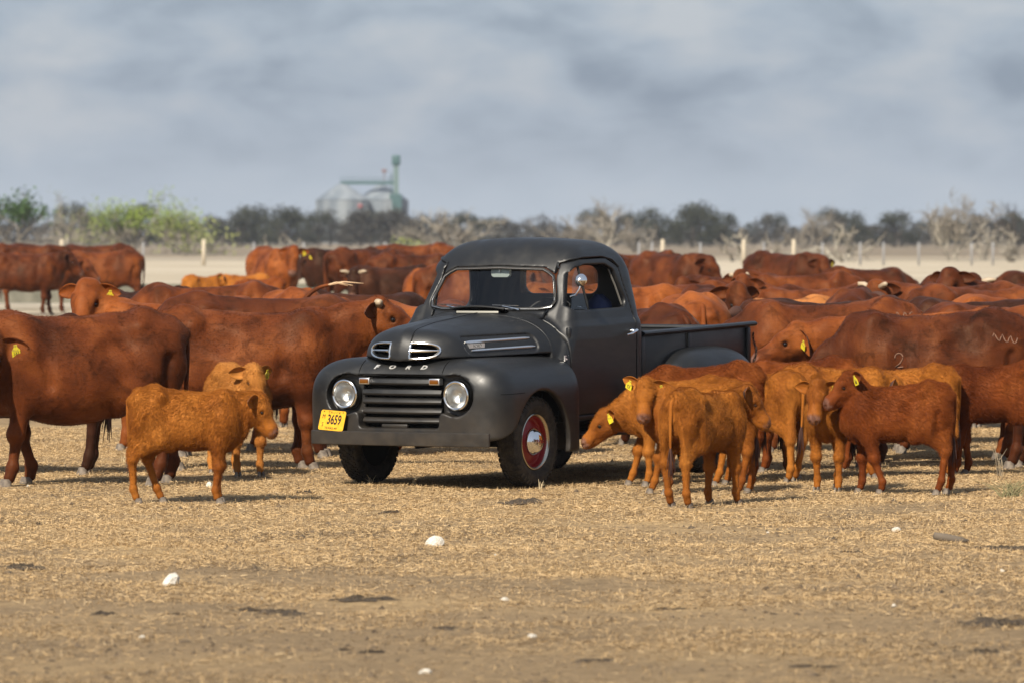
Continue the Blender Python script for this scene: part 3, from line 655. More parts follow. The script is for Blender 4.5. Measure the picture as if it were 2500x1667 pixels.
# -- bumper and plate
V = []; nn = 41; pr = [(-.012, .352), (-.020, .358), (-.022, .405), (-.020, .452), (-.012, .458), (.0, .452), (.0, .358)]
for x in np.linspace(-.79, .79, nn):
    by = -.790+.035*(abs(x)/.79)**3; x = x+.03
    for py, pz in pr: V.append((x, by+py, pz))
i, j = np.meshgrid(np.arange(nn-1), np.arange(7), indexing='ij'); j2 = (j+1) % 7
mb = MB(); mb.add(V, np.stack([i*7+j, i*7+j2, (i+1)*7+j2, (i+1)*7+j], -1).reshape(-1, 4)); mb.add(V[:7], [[0, 1, 6], [1, 2, 6], [2, 5, 6], [2, 3, 5], [3, 4, 5]]); mb.add(V[-7:], [[0, 1, 6], [1, 2, 6], [2, 5, 6], [2, 3, 5], [3, 4, 5]])
tpart('front_bumper', mb, M_PAINT)
for sgn in (1, -1):
    mb = MB(); mb.box((sgn*.42-.025, -.785, .37), (sgn*.42+.025, -.55, .44)); tpart('bumper_bracket', mb, M_BLACK, smooth=False)
# plate stands on the bumper, tilted back a little
pc = Vector((-.565, -.780, .535)); pt = math.radians(-9); roll = math.radians(-3.5)
def plate_xf(V):
    V = np.asarray(V, float); c, s = math.cos(roll), math.sin(roll)
    x, z, y = V[:, 0]*c-V[:, 1]*s, V[:, 0]*s+V[:, 1]*c, V[:, 2]
    z = z; x = x+z*.10
    return np.stack([pc.x+x, pc.y-y*math.cos(pt)+(-z)*math.sin(pt), pc.z+z*math.cos(pt)-y*math.sin(pt)], 1)
w2, h2, r = .113, .077, .016
lp = [(sx*(w2-r)+r*math.cos(a), sy*(h2-r)+r*math.sin(a)) for sx, sy, a0 in ((1, 1, 0), (-1, 1, 90), (-1, -1, 180), (1, -1, 270)) for a in np.radians(np.linspace(a0, a0+90, 5))]
n = len(lp); V = [(a, b, .0) for a, b in lp]+[(a, b, .003) for a, b in lp]+[(0, 0, .003), (0, 0, 0)]
F4 = [[i, (i+1) % n, n+(i+1) % n, n+i] for i in range(n)]; F3 = [[n+i, n+(i+1) % n, 2*n] for i in range(n)]+[[(i+1) % n, i, 2*n+1] for i in range(n)]
mb = MB(); mb.add(plate_xf(V), [F4, F3]); plate = tpart('license_plate', mb, M_PLATE, smooth=False)
M_PTX = mat('black_plate_lettering', (.012, .006, .004), .5)
def ptext(name, body, size, x, y, xs=1, off=0):
    V, Fq = text_arrays(body, size, .0006, 0, off, xs); V = V+[x, y, .0042]
    mb = MB(); mb.add(plate_xf(V), Fq); tpart(name, mb, M_PTX, plate, smooth=False)
ptext('plate_number', '3659', .103, .018, .004, .62, .0022)
ptext('plate_county_letter', 'M', .045, -.080, .026, .8); ptext('plate_county_letter', 'S', .045, -.080, -.036, .8)
ptext('plate_heading', 'T R U C K', .024, .01, .060, 1.05); ptext('plate_state', 'TEXAS-49', .024, .0, -.060, 1.1)
for sx in (-1, 1):
    V, Fq = MB().lathe([(.0031, .005), (.0036, .005), (.0036, .0005)], 10, 'z').arrays(); mb = MB(); mb.add(plate_xf(V+[sx*.086, .066, 0]), Fq); tpart('plate_bolt', mb, M_BLACK, plate)
# -- cowl ventilator, wipers, mirrors
mb = MB(); V = []
for t in np.linspace(-1, 1, 13):
    x = .245*t; y0 = .475+.015*t*t; bend = .02*(1-t*t)
    V += [(x*.92, y0+.10, 1.322), (x, y0-.02, 1.352+bend), (x, y0-.022, 1.342+bend), (x*.92, y0+.10, 1.312)]
i, j = np.meshgrid(np.arange(12), np.arange(4), indexing='ij'); j2 = (j+1) % 4
mb.add(V, np.stack([i*4+j, i*4+j2, (i+1)*4+j2, (i+1)*4+j], -1).reshape(-1, 4)); cv = tpart('cowl_vent_lid', mb, M_PAINT)
mb = MB(); mb.box((-.19, .478, 1.312), (.19, .482, 1.328), .001); tpart('vent_screen', mb, mat('vent_screen_metal', (.42, .41, .36), .5, .4), cv)
for sgn, (xa, za) in ((1, (.30, 1.345)), (-1, (-.22, 1.345))):
    mb = MB(); yv = lambda x, z: wsy(x, z)-.008
    mb.tube([(xa, yv(xa, 1.335)-.02, 1.333), (xa-.05, yv(xa-.05, 1.35)-.02, 1.345), (xa-.16, yv(xa-.16, 1.37)-.012, 1.362)], [.011, .006, .004], 6)
    mb.tube([(xa-.02, yv(xa-.02, 1.368)-.010, 1.364), (xa-.25, yv(xa-.25, 1.37)-.010, 1.370)], .0045, 5); tpart('wiper', mb, M_CHROME)
mb = MB(); V = []; lp = [(sx*(.092-.03)+.03*math.cos(a), sy*(.038-.03)+.03*math.sin(a)) for sx, sy, a0 in ((1, 1, 0), (-1, 1, 90), (-1, -1, 180), (1, -1, 270)) for a in np.radians(np.linspace(a0, a0+90, 6))]
n = len(lp); V = [(.0+a, .86, 1.615+b) for a, b in lp]+[(0+a*.9, .845, 1.615+b*.9) for a, b in lp]+[(.0, .843, 1.615)]
mb.add(V, [[[i, (i+1) % n, n+(i+1) % n, n+i] for i in range(n)], [[n+i, n+(i+1) % n, 2*n] for i in range(n)]]); rv = tpart('rear_view_mirror', mb, mat('mirror_back_silver', (.55, .62, .60), .35, .5))
mb = MB(); mb.tube([(0, .84, 1.66), (0, .835, 1.62)], .008, 6); tpart('mirror_stem', mb, M_SATIN, rv)
xm = proj_x(f_body, .80, 1.44)
mb = MB(); mb.tube([(xm-.01, .755, 1.435), (xm+.04, .75, 1.447), (xm+.07, .755, 1.49), (xm+.075, .765, 1.525)], [.007, .008, .008, .008], 8); ma = tpart('mirror_arm', mb, M_CHROME)
mb = MB(); mb.lathe([(-.052, .0015), (-.044, .020), (-.027, .041), (-.006, .051), (.004, .052), (.006, .048), (.006, .0015)], 28, 'y', (xm+.075, .775, 1.56)); tpart('door_mirror', mb, M_CHROME)
# -- cab interior
mb = MB(); mb.box((-.62, 1.42, .58), (.62, 1.60, 1.26), .05); mb.box((-.62, 1.0, .58), (.62, 1.5, .86), .05); tpart('bench_seat', mb, M_SEATM)
mb = MB(); mb.box((-.62, .66, 1.08), (.62, .86, 1.295), .04); tpart('dashboard', mb, M_INT)
th = np.linspace(0, 2*math.pi, 33); sc = np.array([.33, 1.02, 1.275]); tl = math.radians(28)
mb = MB(); mb.tube([(sc[0]+.205*math.cos(a), sc[1]+.205*math.sin(a)*math.sin(tl), sc[2]+.205*math.sin(a)*math.cos(tl)*.72) for a in th]+[(sc[0]+.205*math.cos(.2), sc[1]+.205*math.sin(.2)*math.sin(tl), sc[2]+.205*math.sin(.2)*math.cos(tl)*.72)], .011, 8, cap=False)
for a in (0.3, 2.84, 4.71): mb.tube([tuple(sc), (sc[0]+.2*math.cos(a), sc[1]+.2*math.sin(a)*math.sin(tl), sc[2]+.2*math.sin(a)*math.cos(tl)*.72)], .007, 5)
mb.tube([tuple(sc), (.33, .80, 1.10)], .02, 8); tpart('steering_wheel', mb, M_RUB)
# -- bed
def bx(name, lo, hi, bev=.006, m=M_PAINT): mb = MB(); mb.box(lo, hi, bev); return tpart(name, mb, m)
bx('bed_floor', (-.645, 1.92, .60), (.645, 3.78, .64)); bx('bed_front_panel', (-.645, 1.895, .60), (.645, 1.92, 1.075))
for sgn in (1, -1):
    sd = bx('bed_side', (min(sgn*.645, sgn*.675), 1.89, .55), (max(sgn*.645, sgn*.675), 3.79, 1.088))
    mb = MB(); mb.tube([(sgn*.690, 1.885, 1.098), (sgn*.690, 2.8, 1.100), (sgn*.690, 3.83, 1.104)], .027, 10, squash=(1.3, .8)); tpart('bed_rail', mb, M_PAINT, sd)
    for yp in (1.915, 2.70, 3.74): mb = MB(); mb.box((sgn*.676-.012, yp-.028, .60), (sgn*.676+.018 if sgn > 0 else sgn*.676+.012, yp+.028, 1.075), .006); tpart('stake_rib', mb, M_PAINT, sd)
    pts = []
    for t in np.linspace(0, 1, 14): pts.append((sgn*(.70-.01*math.sin(9*t)), 3.80+.03*math.sin(math.pi*t), 1.03-.30*t))
    mb = MB()
    for k in range(13):
        a, b = np.array(pts[k]), np.array(pts[k+1]); cc = (a+b)/2; an = np.linspace(0, 2*math.pi, 9); hz = (b-a)/2*1.25
        sd_ = np.array([.009, 0, 0]) if k % 2 else np.array([0, .009, 0])
        mb.tube([cc+hz*math.cos(q)+sd_*math.sin(q) for q in an], .004, 5, cap=False)
    tpart('tailgate_chain', mb, M_RUB)
tg = bx('tailgate', (-.64, 3.79, .62), (.64, 3.82, 1.06)); mb = MB(); mb.tube([(-.64, 3.805, 1.07), (.64, 3.805, 1.07)], .022, 8); tpart('tailgate_roll', mb, M_PAINT, tg)
def f_rf(sgn):
    def f(X, Y, Z):
        x = sgn*X; u = (x-.67)/.30; v = (Z-.42)/.540; w = np.where(Y < 2.76, (2.76-Y)/.64, (Y-2.76)/.90)
        b = (pn(3.0, u, v, w)-1)*.27
        b = np.maximum(b, np.maximum(.64-x, .34-Z))
        b = np.maximum(b, -np.maximum(np.sqrt((Y-2.84)**2+(Z-.30)**2)-.42, -(b+.0) if False else .60-x))
        return b
    return f
for sgn in (1, -1):
    tsdf('rear_fender', f_rf(sgn), (.62, 1.72, .32) if sgn > 0 else (-.99, 1.72, .32), (.99, 3.70, 1.01) if sgn > 0 else (-.62, 3.70, 1.01), .011, M_PAINT)
    bx('running_board', (min(sgn*.58, sgn*.86), .62, .335), (max(sgn*.58, sgn*.86), 1.80, .375), .012, M_RUB)
    mb = MB(); mb.box((sgn*.36-.03, -.60, .40), (sgn*.36+.03, 3.7, .52)); tpart('frame_rail', mb, M_BLACK, smooth=False)
mb = MB(); mb.box((-.34, -.45, .36), (.34, 1.2, .60)); mb.box((-.33, 2.0, .40), (.33, 3.4, .58)); tpart('underbody', mb, M_BLACK, smooth=False)  # black boxes added to block light beneath the truck
# -- wheels (upright on the ground, not raked)
def make_wheel(y, sgn, front):
    root = empty('wheel'); root.parent = truck; root.location = (sgn*.715, y, .352)
    if sgn < 0: root.rotation_euler = (0, 0, math.pi)
    mb = MB(); mb.lathe([(.050, .212), (.068, .225), (.084, .255), (.089, .285), (.082, .315), (.069, .336), (.060, .3405), (.03, .345), (0, .346), (-.03, .345), (-.060, .3405), (-.069, .336), (-.082, .315), (-.089, .285), (-.084, .255), (-.068, .225), (-.05, .212)], 72, 'x')
    # raised rib on the wall
    mb.lathe([(.0855, .272), (.0895, .276), (.0885, .281)], 72, 'x')
    # tread blocks and shoulder lugs
    nb = 44
    for k in range(nb):
        a = 2*math.pi*k/nb
        for q, xo in enumerate((-.042, -.014, .014, .042)):
            b = a+(q % 2)*math.pi/nb; da = math.pi/nb*.62
            V = [(xo+sx*.0105, (.344+.008*rr_)*math.cos(b+sa*da), (.344+.008*rr_)*math.sin(b+sa*da)) for rr_ in (0, 1) for sx, sa in ((-1, -1), (1, -.6), (1, 1), (-1, .6))]
            mb.add(V, [[0, 1, 2, 3], [7, 6, 5, 4], [0, 4, 5, 1], [1, 5, 6, 2], [2, 6, 7, 3], [3, 7, 4, 0]])
        for sx in (1, -1):
            da = math.pi/nb*.5
            V = []
            for (xx, r0) in ((.060, .341), (.071, .3345), (.0835, .311)):
                for sa in (-1, 1): V.append((sx*xx, r0*math.cos(a+sa*da), r0*math.sin(a+sa*da))); V.append((sx*(xx+.006), (r0+.007)*math.cos(a+sa*da), (r0+.007)*math.sin(a+sa*da)))
            mb.add(V, [[1, 3, 7, 5], [5, 7, 11, 9], [0, 1, 5, 4], [4, 5, 9, 8], [2, 6, 7, 3], [6, 10, 11, 7], [0, 2, 3, 1], [8, 9, 11, 10]])
    tpart('tyre', mb, M_TYRE, root, False, sh=30)
    mb = MB(); mb.lathe([(.060, .214), (.066, .206), (.060, .198), (.045, .190), (.020, .183), (.012, .165), (.022, .14), (.035, .11), (.04, .06), (.04, .002)], 56, 'x'); rim = tpart('rim', mb, M_RED, root, False)
    mb = MB(); mb.lathe([(-.06, .215), (-.075, .16), (-.08, .05), (-.08, .002)], 40, 'x'); tpart('brake_drum', mb, M_BLACK, root, False)
    mb = MB(); mb.lathe([(.058, .220), (.069, .217), (.073, .211), (.069, .203), (.060, .197), (.052, .194)], 64, 'x'); tpart('trim_ring', mb, mat('tan_trim_ring', (.50, .45, .37), .25, 1.0) if 'tan_trim_ring' not in bpy.data.materials else bpy.data.materials['tan_trim_ring'], rim, False)  # chrome ring, the ground's reflection put into its tan base colour
    mb = MB(); mb.lathe([(.035, .108), (.050, .108), (.062, .104), (.072, .094), (.082, .088), (.096, .078), (.110, .058), (.118, .032), (.121, .001)], 48, 'x'); hc = tpart('hubcap', mb, M_CHROME, rim, False, sh=60)
    if front:
        V, Fq = text_arrays('FORD', .034, .001, 0, .001, 1.1); mb = MB(); mb.add(np.stack([.1205+V[:, 2]-(V[:, 0]**2+V[:, 1]**2)*2.6, V[:, 0], V[:, 1]], 1), Fq); tpart('hubcap_lettering', mb, M_RED, hc, False, smooth=False)
for y in (0, 2.84):
    for sgn in (1, -1): make_wheel(y, sgn, y == 0)
    mb = MB(); mb.tube([(-.68, y, .352), (.68, y, .352)], .05, 10); tpart('axle', mb, M_BLACK, None, False)
# a navy jacket dropped on the seat by the driver's window
cs = MB(); th = np.linspace(0, 2*math.pi, 21)[:-1]
V = []
for k, (z, sx, sy, ox, oy) in enumerate([(.862, .20, .30, 0, 0), (.96, .215, .31, 0, 0), (1.10, .19, .28, .01, .02), (1.22, .16, .22, .0, .03), (1.31, .12, .15, -.01, .06), (1.355, .05, .06, -.02, .06)]):
    for a in th: V.append((.52+ox+.7*sx*math.cos(a)*(1+.07*math.sin(5*a+k)), 1.47+oy+.70*sy*math.sin(a)*(1+.06*math.cos(4*a+2*k)), z+.12*(z-.86)+.012*math.sin(3*a+k)))
i, j = np.meshgrid(np.arange(5), np.arange(20), indexing='ij'); j2 = (j+1) % 20
cs.add(V, np.stack([i*20+j, i*20+j2, (i+1)*20+j2, (i+1)*20+j], -1).reshape(-1, 4)); cs.add(V[-20:]+[(.50, 1.53, 1.425)], [[i, (i+1) % 20, 20] for i in range(20)]); cs.add(V[:20]+[(.52, 1.47, .862)], [[(i+1) % 20, i, 20] for i in range(20)])
me = cs.mesh('jacket', True, rk); Vw = np.array([v.co[:] for v in me.vertices]); 
jk = obj('jacket', fix_normals(me), M_NAVY, None, TR_POS, (0, 0, TR_YAW))
tag(jk, 'navy blue jacket heaped on the truck seat inside the open window', 'jacket')
# ============================================================ cattle
class Field:
    """distance field on a grid; shapes are blended in locally"""
    def __init__(s, lo, hi, h):
        s.h = h; s.lo = np.asarray(lo, float); s.n = (np.ceil((np.asarray(hi)-s.lo)/h)+1).astype(int)
        s.D = np.full(s.n, 1.0, np.float32); s.ax = [(s.lo[i]+h*np.arange(s.n[i])).astype(np.float32) for i in range(3)]
    def box(s, lo, hi, m):
        a = np.clip(np.floor((np.asarray(lo)-m-s.lo)/s.h).astype(int), 0, s.n-1); b = np.clip(np.ceil((np.asarray(hi)+m-s.lo)/s.h).astype(int)+1, 1, s.n)
        sl_ = tuple(slice(a[i], b[i]) for i in range(3))
        return sl_, s.ax[0][sl_[0]][:, None, None], s.ax[1][sl_[1]][None, :, None], s.ax[2][sl_[2]][None, None, :]
    def put(s, sl_, d, k, sub=False):
        s.D[sl_] = smax(s.D[sl_], -d, k) if sub else smin(s.D[sl_], d, k)
    def cone(s, a, b, ra, rb, k=.05, lat=None, sq=1.0, sub=False):
        a, b = np.asarray(a, float), np.asarray(b, float); R = max(ra, rb)*max(1, sq)
        sl_, X, Y, Z = s.box(np.minimum(a, b)-R, np.maximum(a, b)+R, k+2*s.h)
        if any(q.stop <= q.start for q in sl_): return
        d = b-a; px_, py_, pz_ = X-a[0], Y-a[1], Z-a[2]
        t = np.clip((px_*d[0]+py_*d[1]+pz_*d[2])/max(d@d, 1e-9), 0, 1)
        qx, qy, qz = px_-t*d[0], py_-t*d[1], pz_-t*d[2]
        if lat is not None and sq != 1:
            c = (qx*lat[0]+qy*lat[1]+qz*lat[2])*(1/sq-1); qx, qy, qz = qx+c*lat[0], qy+c*lat[1], qz+c*lat[2]
        s.put(sl_, (np.sqrt(qx*qx+qy*qy+qz*qz)-(ra+(rb-ra)*t))*min(1, sq), k, sub)
    def ball(s, c, r, k=.04, sub=False): s.cone(c, np.asarray(c)+[0, 0, 1e-4], r, r, k, sub=sub)
    def torso(s, st, k=.03):
        st = np.asarray(st, float); xs = np.linspace(st[0, 0], st[-1, 0], 200)
        # smooth spline through the stations
        def sp(c):
            x, y = st[:, 0], c; m = np.gradient(y, x)
            i = np.clip(np.searchsorted(x, xs)-1, 0, len(x)-2); hh = x[i+1]-x[i]; t = (xs-x[i])/hh
            return (2*t**3-3*t**2+1)*y[i]+(t**3-2*t**2+t)*hh*m[i]+(-2*t**3+3*t**2)*y[i+1]+(t**3-t**2)*hh*m[i+1]
        zt, zb, hw = sp(st[:, 1]), sp(st[:, 2]), sp(st[:, 3])
        sl_, X, Y, Z = s.box((st[0, 0], -hw.max(), zb.min()), (st[-1, 0], hw.max(), zt.max()), k+3*s.h)
        x = X[:, 0, 0]
        T, B, W_ = [np.interp(x, xs, q)[:, None, None] for q in (zt, zb, hw)]
        C, Hh = (T+B)/2, (T-B)/2; v = (Z-C)/Hh
        W_ = W_*(1-.16*np.clip(v, -1, 1)-.10*np.clip(v, 0, 1)**2)
        r = (np.abs(Y/W_)**2.25+np.abs(v)**2.25)**(1/2.25)
        d = (r-1)*np.minimum(W_, Hh)*.9
        cap = np.maximum(st[0, 0]-X, X-st[-1, 0]); d = np.maximum(d, cap)
        s.put(sl_, d, k)
ADULT = dict(
    st=[(-.87, 1.16, .98, .06), (-.81, 1.27, .82, .17), (-.70, 1.325, .72, .245), (-.52, 1.345, .66, .275), (-.32, 1.335, .575, .30), (-.05, 1.31, .515, .345), (.18, 1.30, .505, .345), (.38, 1.315, .53, .315), (.54, 1.33, .56, .27), (.68, 1.27, .62, .215), (.80, 1.14, .72, .14), (.86, 1.02, .80, .06)],
    neck0=(.58, .98, .245), hl=1.0, dewlap=1,
    front=[(.50, .215, .98, .155), (.46, .20, .72, .110), (.475, .185, .405, .062), (.465, .18, .155, .046), (.485, .18, .075, .053)],
    hind=[(-.58, .17, 1.02, .21), (-.44, .225, .76, .155), (-.745, .19, .50, .066), (-.715, .185, .165, .048), (-.685, .185, .075, .055)],
    hook=(-.47, .215, 1.245, .058), pin=(-.83, .095, 1.16, .07), should=(.50, .235, 1.02, .16), flank=(-.30, .245, .60), tail=(-.885, 1.235, .55), hoof=1.0, lo=(-1.02, -.50, .03), head_r=.36, kk=.055)
CALF = dict(
    st=[(-.415, .745, .61, .036), (-.385, .805, .54, .088), (-.31, .832, .475, .128), (-.20, .828, .448, .140), (-.05, .808, .400, .155), (.08, .796, .388, .156), (.19, .798, .396, .145), (.28, .793, .412, .126), (.36, .752, .445, .094), (.42, .67, .49, .042)],
    neck0=(.30, .615, .125), hl=.60, dewlap=.35,
    front=[(.265, .105, .60, .085), (.235, .10, .435, .060), (.25, .095, .265, .039), (.245, .092, .095, .027), (.258, .092, .048, .031)],
    hind=[(-.275, .085, .63, .115), (-.20, .115, .48, .085), (-.365, .10, .315, .038), (-.345, .097, .105, .028), (-.325, .097, .048, .032)],
    hook=(-.20, .11, .775, .028), pin=(-.395, .05, .735, .035), should=(.27, .115, .64, .085), flank=(-.13, .12, .42), tail=(-.425, .775, .30), hoof=.60, lo=(-.55, -.30, .02), head_r=.24, kk=.032)
def unit(v): v = np.asarray(v, float); return v/np.linalg.norm(v)
def head_frame(yaw, pitch, roll=0.):
    """forward, left, up of a head turned by yaw (to its left) and pitched up by pitch, in degrees"""
    y, p = math.radians(yaw), math.radians(pitch)
    f = np.array([math.cos(y)*math.cos(p), math.sin(y)*math.cos(p), math.sin(p)])
    l = np.array([-math.sin(y), math.cos(y), 0]); u = np.cross(f, l)
    if roll: r = math.radians(roll); l, u = l*math.cos(r)+u*math.sin(r), u*math.cos(r)-l*math.sin(r)
    return f, l, u
def build_body(P, poll, yaw, pitch, roll, steps, h, wide=1.0, deep=0.0, belly=0.0):
    """one continuous skin: trunk, neck, head and legs.  steps: forward offsets of the feet (front left, front right, hind left, hind right)"""
    f, l, u = head_frame(yaw, pitch, roll); s = P['hl']; poll = np.asarray(poll, float)
    fl_ = .93 if s == 1.0 else .84
    H = lambda a, b, c: poll+s*(a*fl_*f+b*l+c*u)
    muz = H(.56, 0, -.12)
    ext = np.array([poll-P['head_r'], poll+P['head_r'], muz-.14*s, muz+.14*s])
    lo = np.minimum(P['lo'], ext.min(0)); lo[2] = max(min(P['lo'][2], ext[:, 2].min()), .015); lo[0] -= max(0, -min(steps[2:])); hi = np.maximum([.95, .50, 1.42] if s == 1.0 else [.5, .30, .88], ext.max(0))
    hi[0] = max(hi[0], .55+max(steps[:2])+.1 if s == 1 else .35+max(steps[:2]))
    F = Field(lo, hi, h); k = P['kk']
    st = [(a, b+deep*.0, c-belly*math.exp(-((a-(-.02 if s < 1 else .0))/(.18 if s < 1 else .4))**2), d*wide) for a, b, c, d in P['st']]
    F.torso(st, k)
    q_ = (1, .335*wide, 1.13, .33, .345*wide, 1.05, -.66, .285*wide, .98) if s == 1.0 else (.52, .185*wide, .71, .17, .185*wide, .66, -.30, .165*wide, .60)
    for sg in (1, -1):
        x, y, z, r = P['should']; F.cone((x, sg*(y-.06*s), z+.16*s), (x-.02, sg*(y-.045*s), z-.20*s), r*.85, r*.8, k*1.6, (0, 1, 0), .62)
        x, y, z, r = P['hook']; F.cone((x-.05*s, sg*y*.45, z+.05*s), (x+.03*s, sg*y, z-.02*s), r*.9, r*.85, k*2.2)
        x, y, z, r = P['pin']; F.cone((x+.06*s, sg*y, z), (x, sg*y, z), r, r*.8, k*1.4)
        x, y, z = P['flank']; F.cone((x, sg*y*.6, z), (x-.16*s, sg*y*.8, z+.14*s), .07*s, .07*s, k*1.8)
        # fore leg
        J = [np.array((a, sg*b, c)) for a, b, c, r in P['front']]; R = [q[3] for q in P['front']]; dx = steps[0 if sg > 0 else 1]
        J[2] = J[2]+[dx*.55, 0, .02*abs(dx)]; J[3] = J[3]+[dx*.95, 0, 0]; J[4] = J[4]+[dx, 0, 0]; J[1] = J[1]+[dx*.15, 0, 0]
        F.cone(J[0], J[1], R[0], R[1], k*1.5, (0, 1, 0), .72); F.cone(J[1], J[2], R[1]*.86, R[2], k*.8, (0, 1, 0), .85); F.ball(J[2]+[.008*s, 0, 0], R[2]*1.14, k*.6)
        F.cone(J[2]-[0, 0, .03*s], J[3], R[2]*.74, R[3]*.82, k*.5); F.ball(J[3], R[3]*1.0, k*.6); F.cone(J[3], J[4], R[3]*.9, R[4]*.86, k*.5)
        # hind leg
        J = [np.array((a, sg*b, c)) for a, b, c, r in P['hind']]; R = [q[3] for q in P['hind']]; dx = steps[2 if sg > 0 else 3]
        J[2] = J[2]+[dx*.6, 0, .02*abs(dx)]; J[3] = J[3]+[dx*.95, 0, 0]; J[4] = J[4]+[dx, 0, 0]; J[1] = J[1]+[dx*.2, 0, 0]
        F.cone(J[0], J[1], R[0], R[1], k*1.5, (0, 1, 0), .66); F.cone(J[1], J[2]+[.02*s, 0, .05*s], R[1]*.8, R[2]*1.05, k*1.0, (0, 1, 0), .72); F.cone(J[0]+[-.14*s, 0, -.12*s], J[2]+[-.01*s, 0, .08*s], R[1]*.62, R[2]*.75, k*1.3, (0, 1, 0), .7)
        F.ball(J[2], R[2]*1.08, k*.6); F.cone(J[2]-[0, 0, .03*s], J[3], R[2]*.76, R[3]*.84, k*.5); F.ball(J[3], R[3]*1.0, k*.6); F.cone(J[3], J[4], R[3]*.9, R[4]*.86, k*.5)
        F.cone((-.27*q_[0], sg*q_[1], q_[2]), (-.20*q_[0], sg*q_[1], q_[2]-.05*s), .078*s, .078*s, k*2.0, sub=True)
        F.cone((q_[3], sg*q_[4], q_[5]), (q_[3]-.03*s, sg*q_[4], q_[5]-.26*s), .030*s, .030*s, k*1.2, sub=True)
        F.cone((q_[6], sg*q_[7], q_[8]), (q_[6]+.02*s, sg*q_[7], q_[8]-.26*s), .028*s, .028*s, k*1.2, sub=True)
    # neck
    n0 = np.array([P['neck0'][0], 0, P['neck0'][1]]); r0 = P['neck0'][2]; up = H(-.02, 0, -.075)
    mid = (n0*.42+up*.58)+np.array([0, 0, .02*s])
    base_l = np.array([0, 1, 0])
    ml = unit(base_l*.5+l*.5)
    F.cone(n0+[0, 0, .10*s], mid+[0, 0, .03*s], r0*.92, r0*.62, k*1.6, unit(base_l+ml), .66); F.cone(mid+[0, 0, .03*s], up, r0*.64, .118*s, k*1.3, unit(ml+l), .74)
    F.cone(n0-[.0, 0, .10*s], mid-[0, 0, .07*s], r0*.80, r0*.56, k*1.6, unit(base_l+ml), .55); F.cone(mid-[0, 0, .07*s], H(.06, 0, -.17), r0*.56, .085*s, k*1.3, unit(ml+l), .60)
    if P['dewlap'] > .2:
        w = P['dewlap']; c0 = np.array([st[-3][0], 0, st[-3][2]+.02]); c1 = (n0+mid)/2-np.array([-.02, 0, r0*(.72+.35*w)]); c2 = mid-np.array([0, 0, r0*.62])
        F.cone(c0, c1, .10*s, .075*s, k*1.2, base_l, .5); F.cone(c1, c2, .075*s, .05*s, k*1.2, ml, .5)
    # head
    F.cone(H(-.01, 0, -.07), H(.15, 0, -.075), .116*s, .118*s, k*.7, l, 1.0)
    F.cone(H(.13, 0, -.08), H(.41, 0, -.108), .108*s, .080*s, k*.6, l, .98)
    F.cone(H(.425, 0, -.112), H(.462, 0, -.126), .087*s, .081*s, k*.5, l, 1.12)
    F.cone(H(.06, 0, -.185), H(.40, 0, -.176), .085*s, .056*s, k*.6, l, .78)
    F.ball(H(.0, 0, .0), .062*s, k*1.2)
    for sg in (1, -1):
        F.cone(H(.06, sg*.05, -.15), H(.20, sg*.045, -.15), .070*s, .050*s, k*.7)
        F.cone(H(.115, sg*.088, -.022), H(.185, sg*.078, -.035), .032*s, .024*s, k*.8)
        F.ball(H(.165, sg*.118, -.070), .028*s, k*.35, True)
        F.ball(H(.535, sg*.046, -.108), .020*s, k*.25, True)
        F.cone(H(.50, sg*.03, -.158), H(.34, sg*.062, -.158), .006*s, .004*s, k*.25, sub=True)
    V, Fq = surface_nets(F.D, F.lo, h)
    a0 = (V-poll)@f/s; body_w = np.clip((.0-a0)/.2+1, 0, 1)*np.clip((V[:, 2]/s-.35)/.2, 0, 1)
    rw = np.random.default_rng(int(abs(poll[0]*977+poll[2]*313+yaw*7+steps[0]*99)) % 997); wp = np.zeros_like(V)
    for _ in range(9):
        kv = rw.normal(0, 1, 3); kv *= rw.uniform(14, 44)/s/np.linalg.norm(kv); kv[2] *= .6; wp += rw.normal(0, 1, 3)*np.sin(V@kv+rw.uniform(0, 6.28))[:, None]
    V = V+wp*((.0023 if s == 1.0 else .0012)*s*body_w)[:, None]
    # skin regions as a colour attribute: R nose skin, G lower leg, B pale underside, A unused
    q = (V-poll)/s; a, b, c = q@f/fl_, q@l, q@u
    mz = np.clip((a-.435)/.05, 0, 1)*np.clip((.10-np.abs(b))/.02, 0, 1)*np.clip((c+.30)/.05, 0, 1)*np.clip((a < .62)*1.0, 0, 1)
    mz *= np.clip((c+.185)/.03, 0, 1)
    lg = np.clip((.42*s-V[:, 2])/(.30*s), 0, 1)*(a < .0 if False else 1.0)
    near = np.linalg.norm(V-H(.25, 0, -.1), axis=1) < .40*s; lg = np.where(near, 0, lg)
    fc = np.exp(-((a-.17)**2/.008+(np.abs(b)-.095)**2/.002+(c+.07)**2/.004))
    return V, Fq, np.stack([mz, lg, fc, np.ones(len(V))], 1), H, (f, l, u)
def put_attr(me, A):
    at = me.color_attributes.new('skin', 'FLOAT_COLOR', 'POINT'); at.data.foreach_set('color', A.astype(np.float32).ravel())
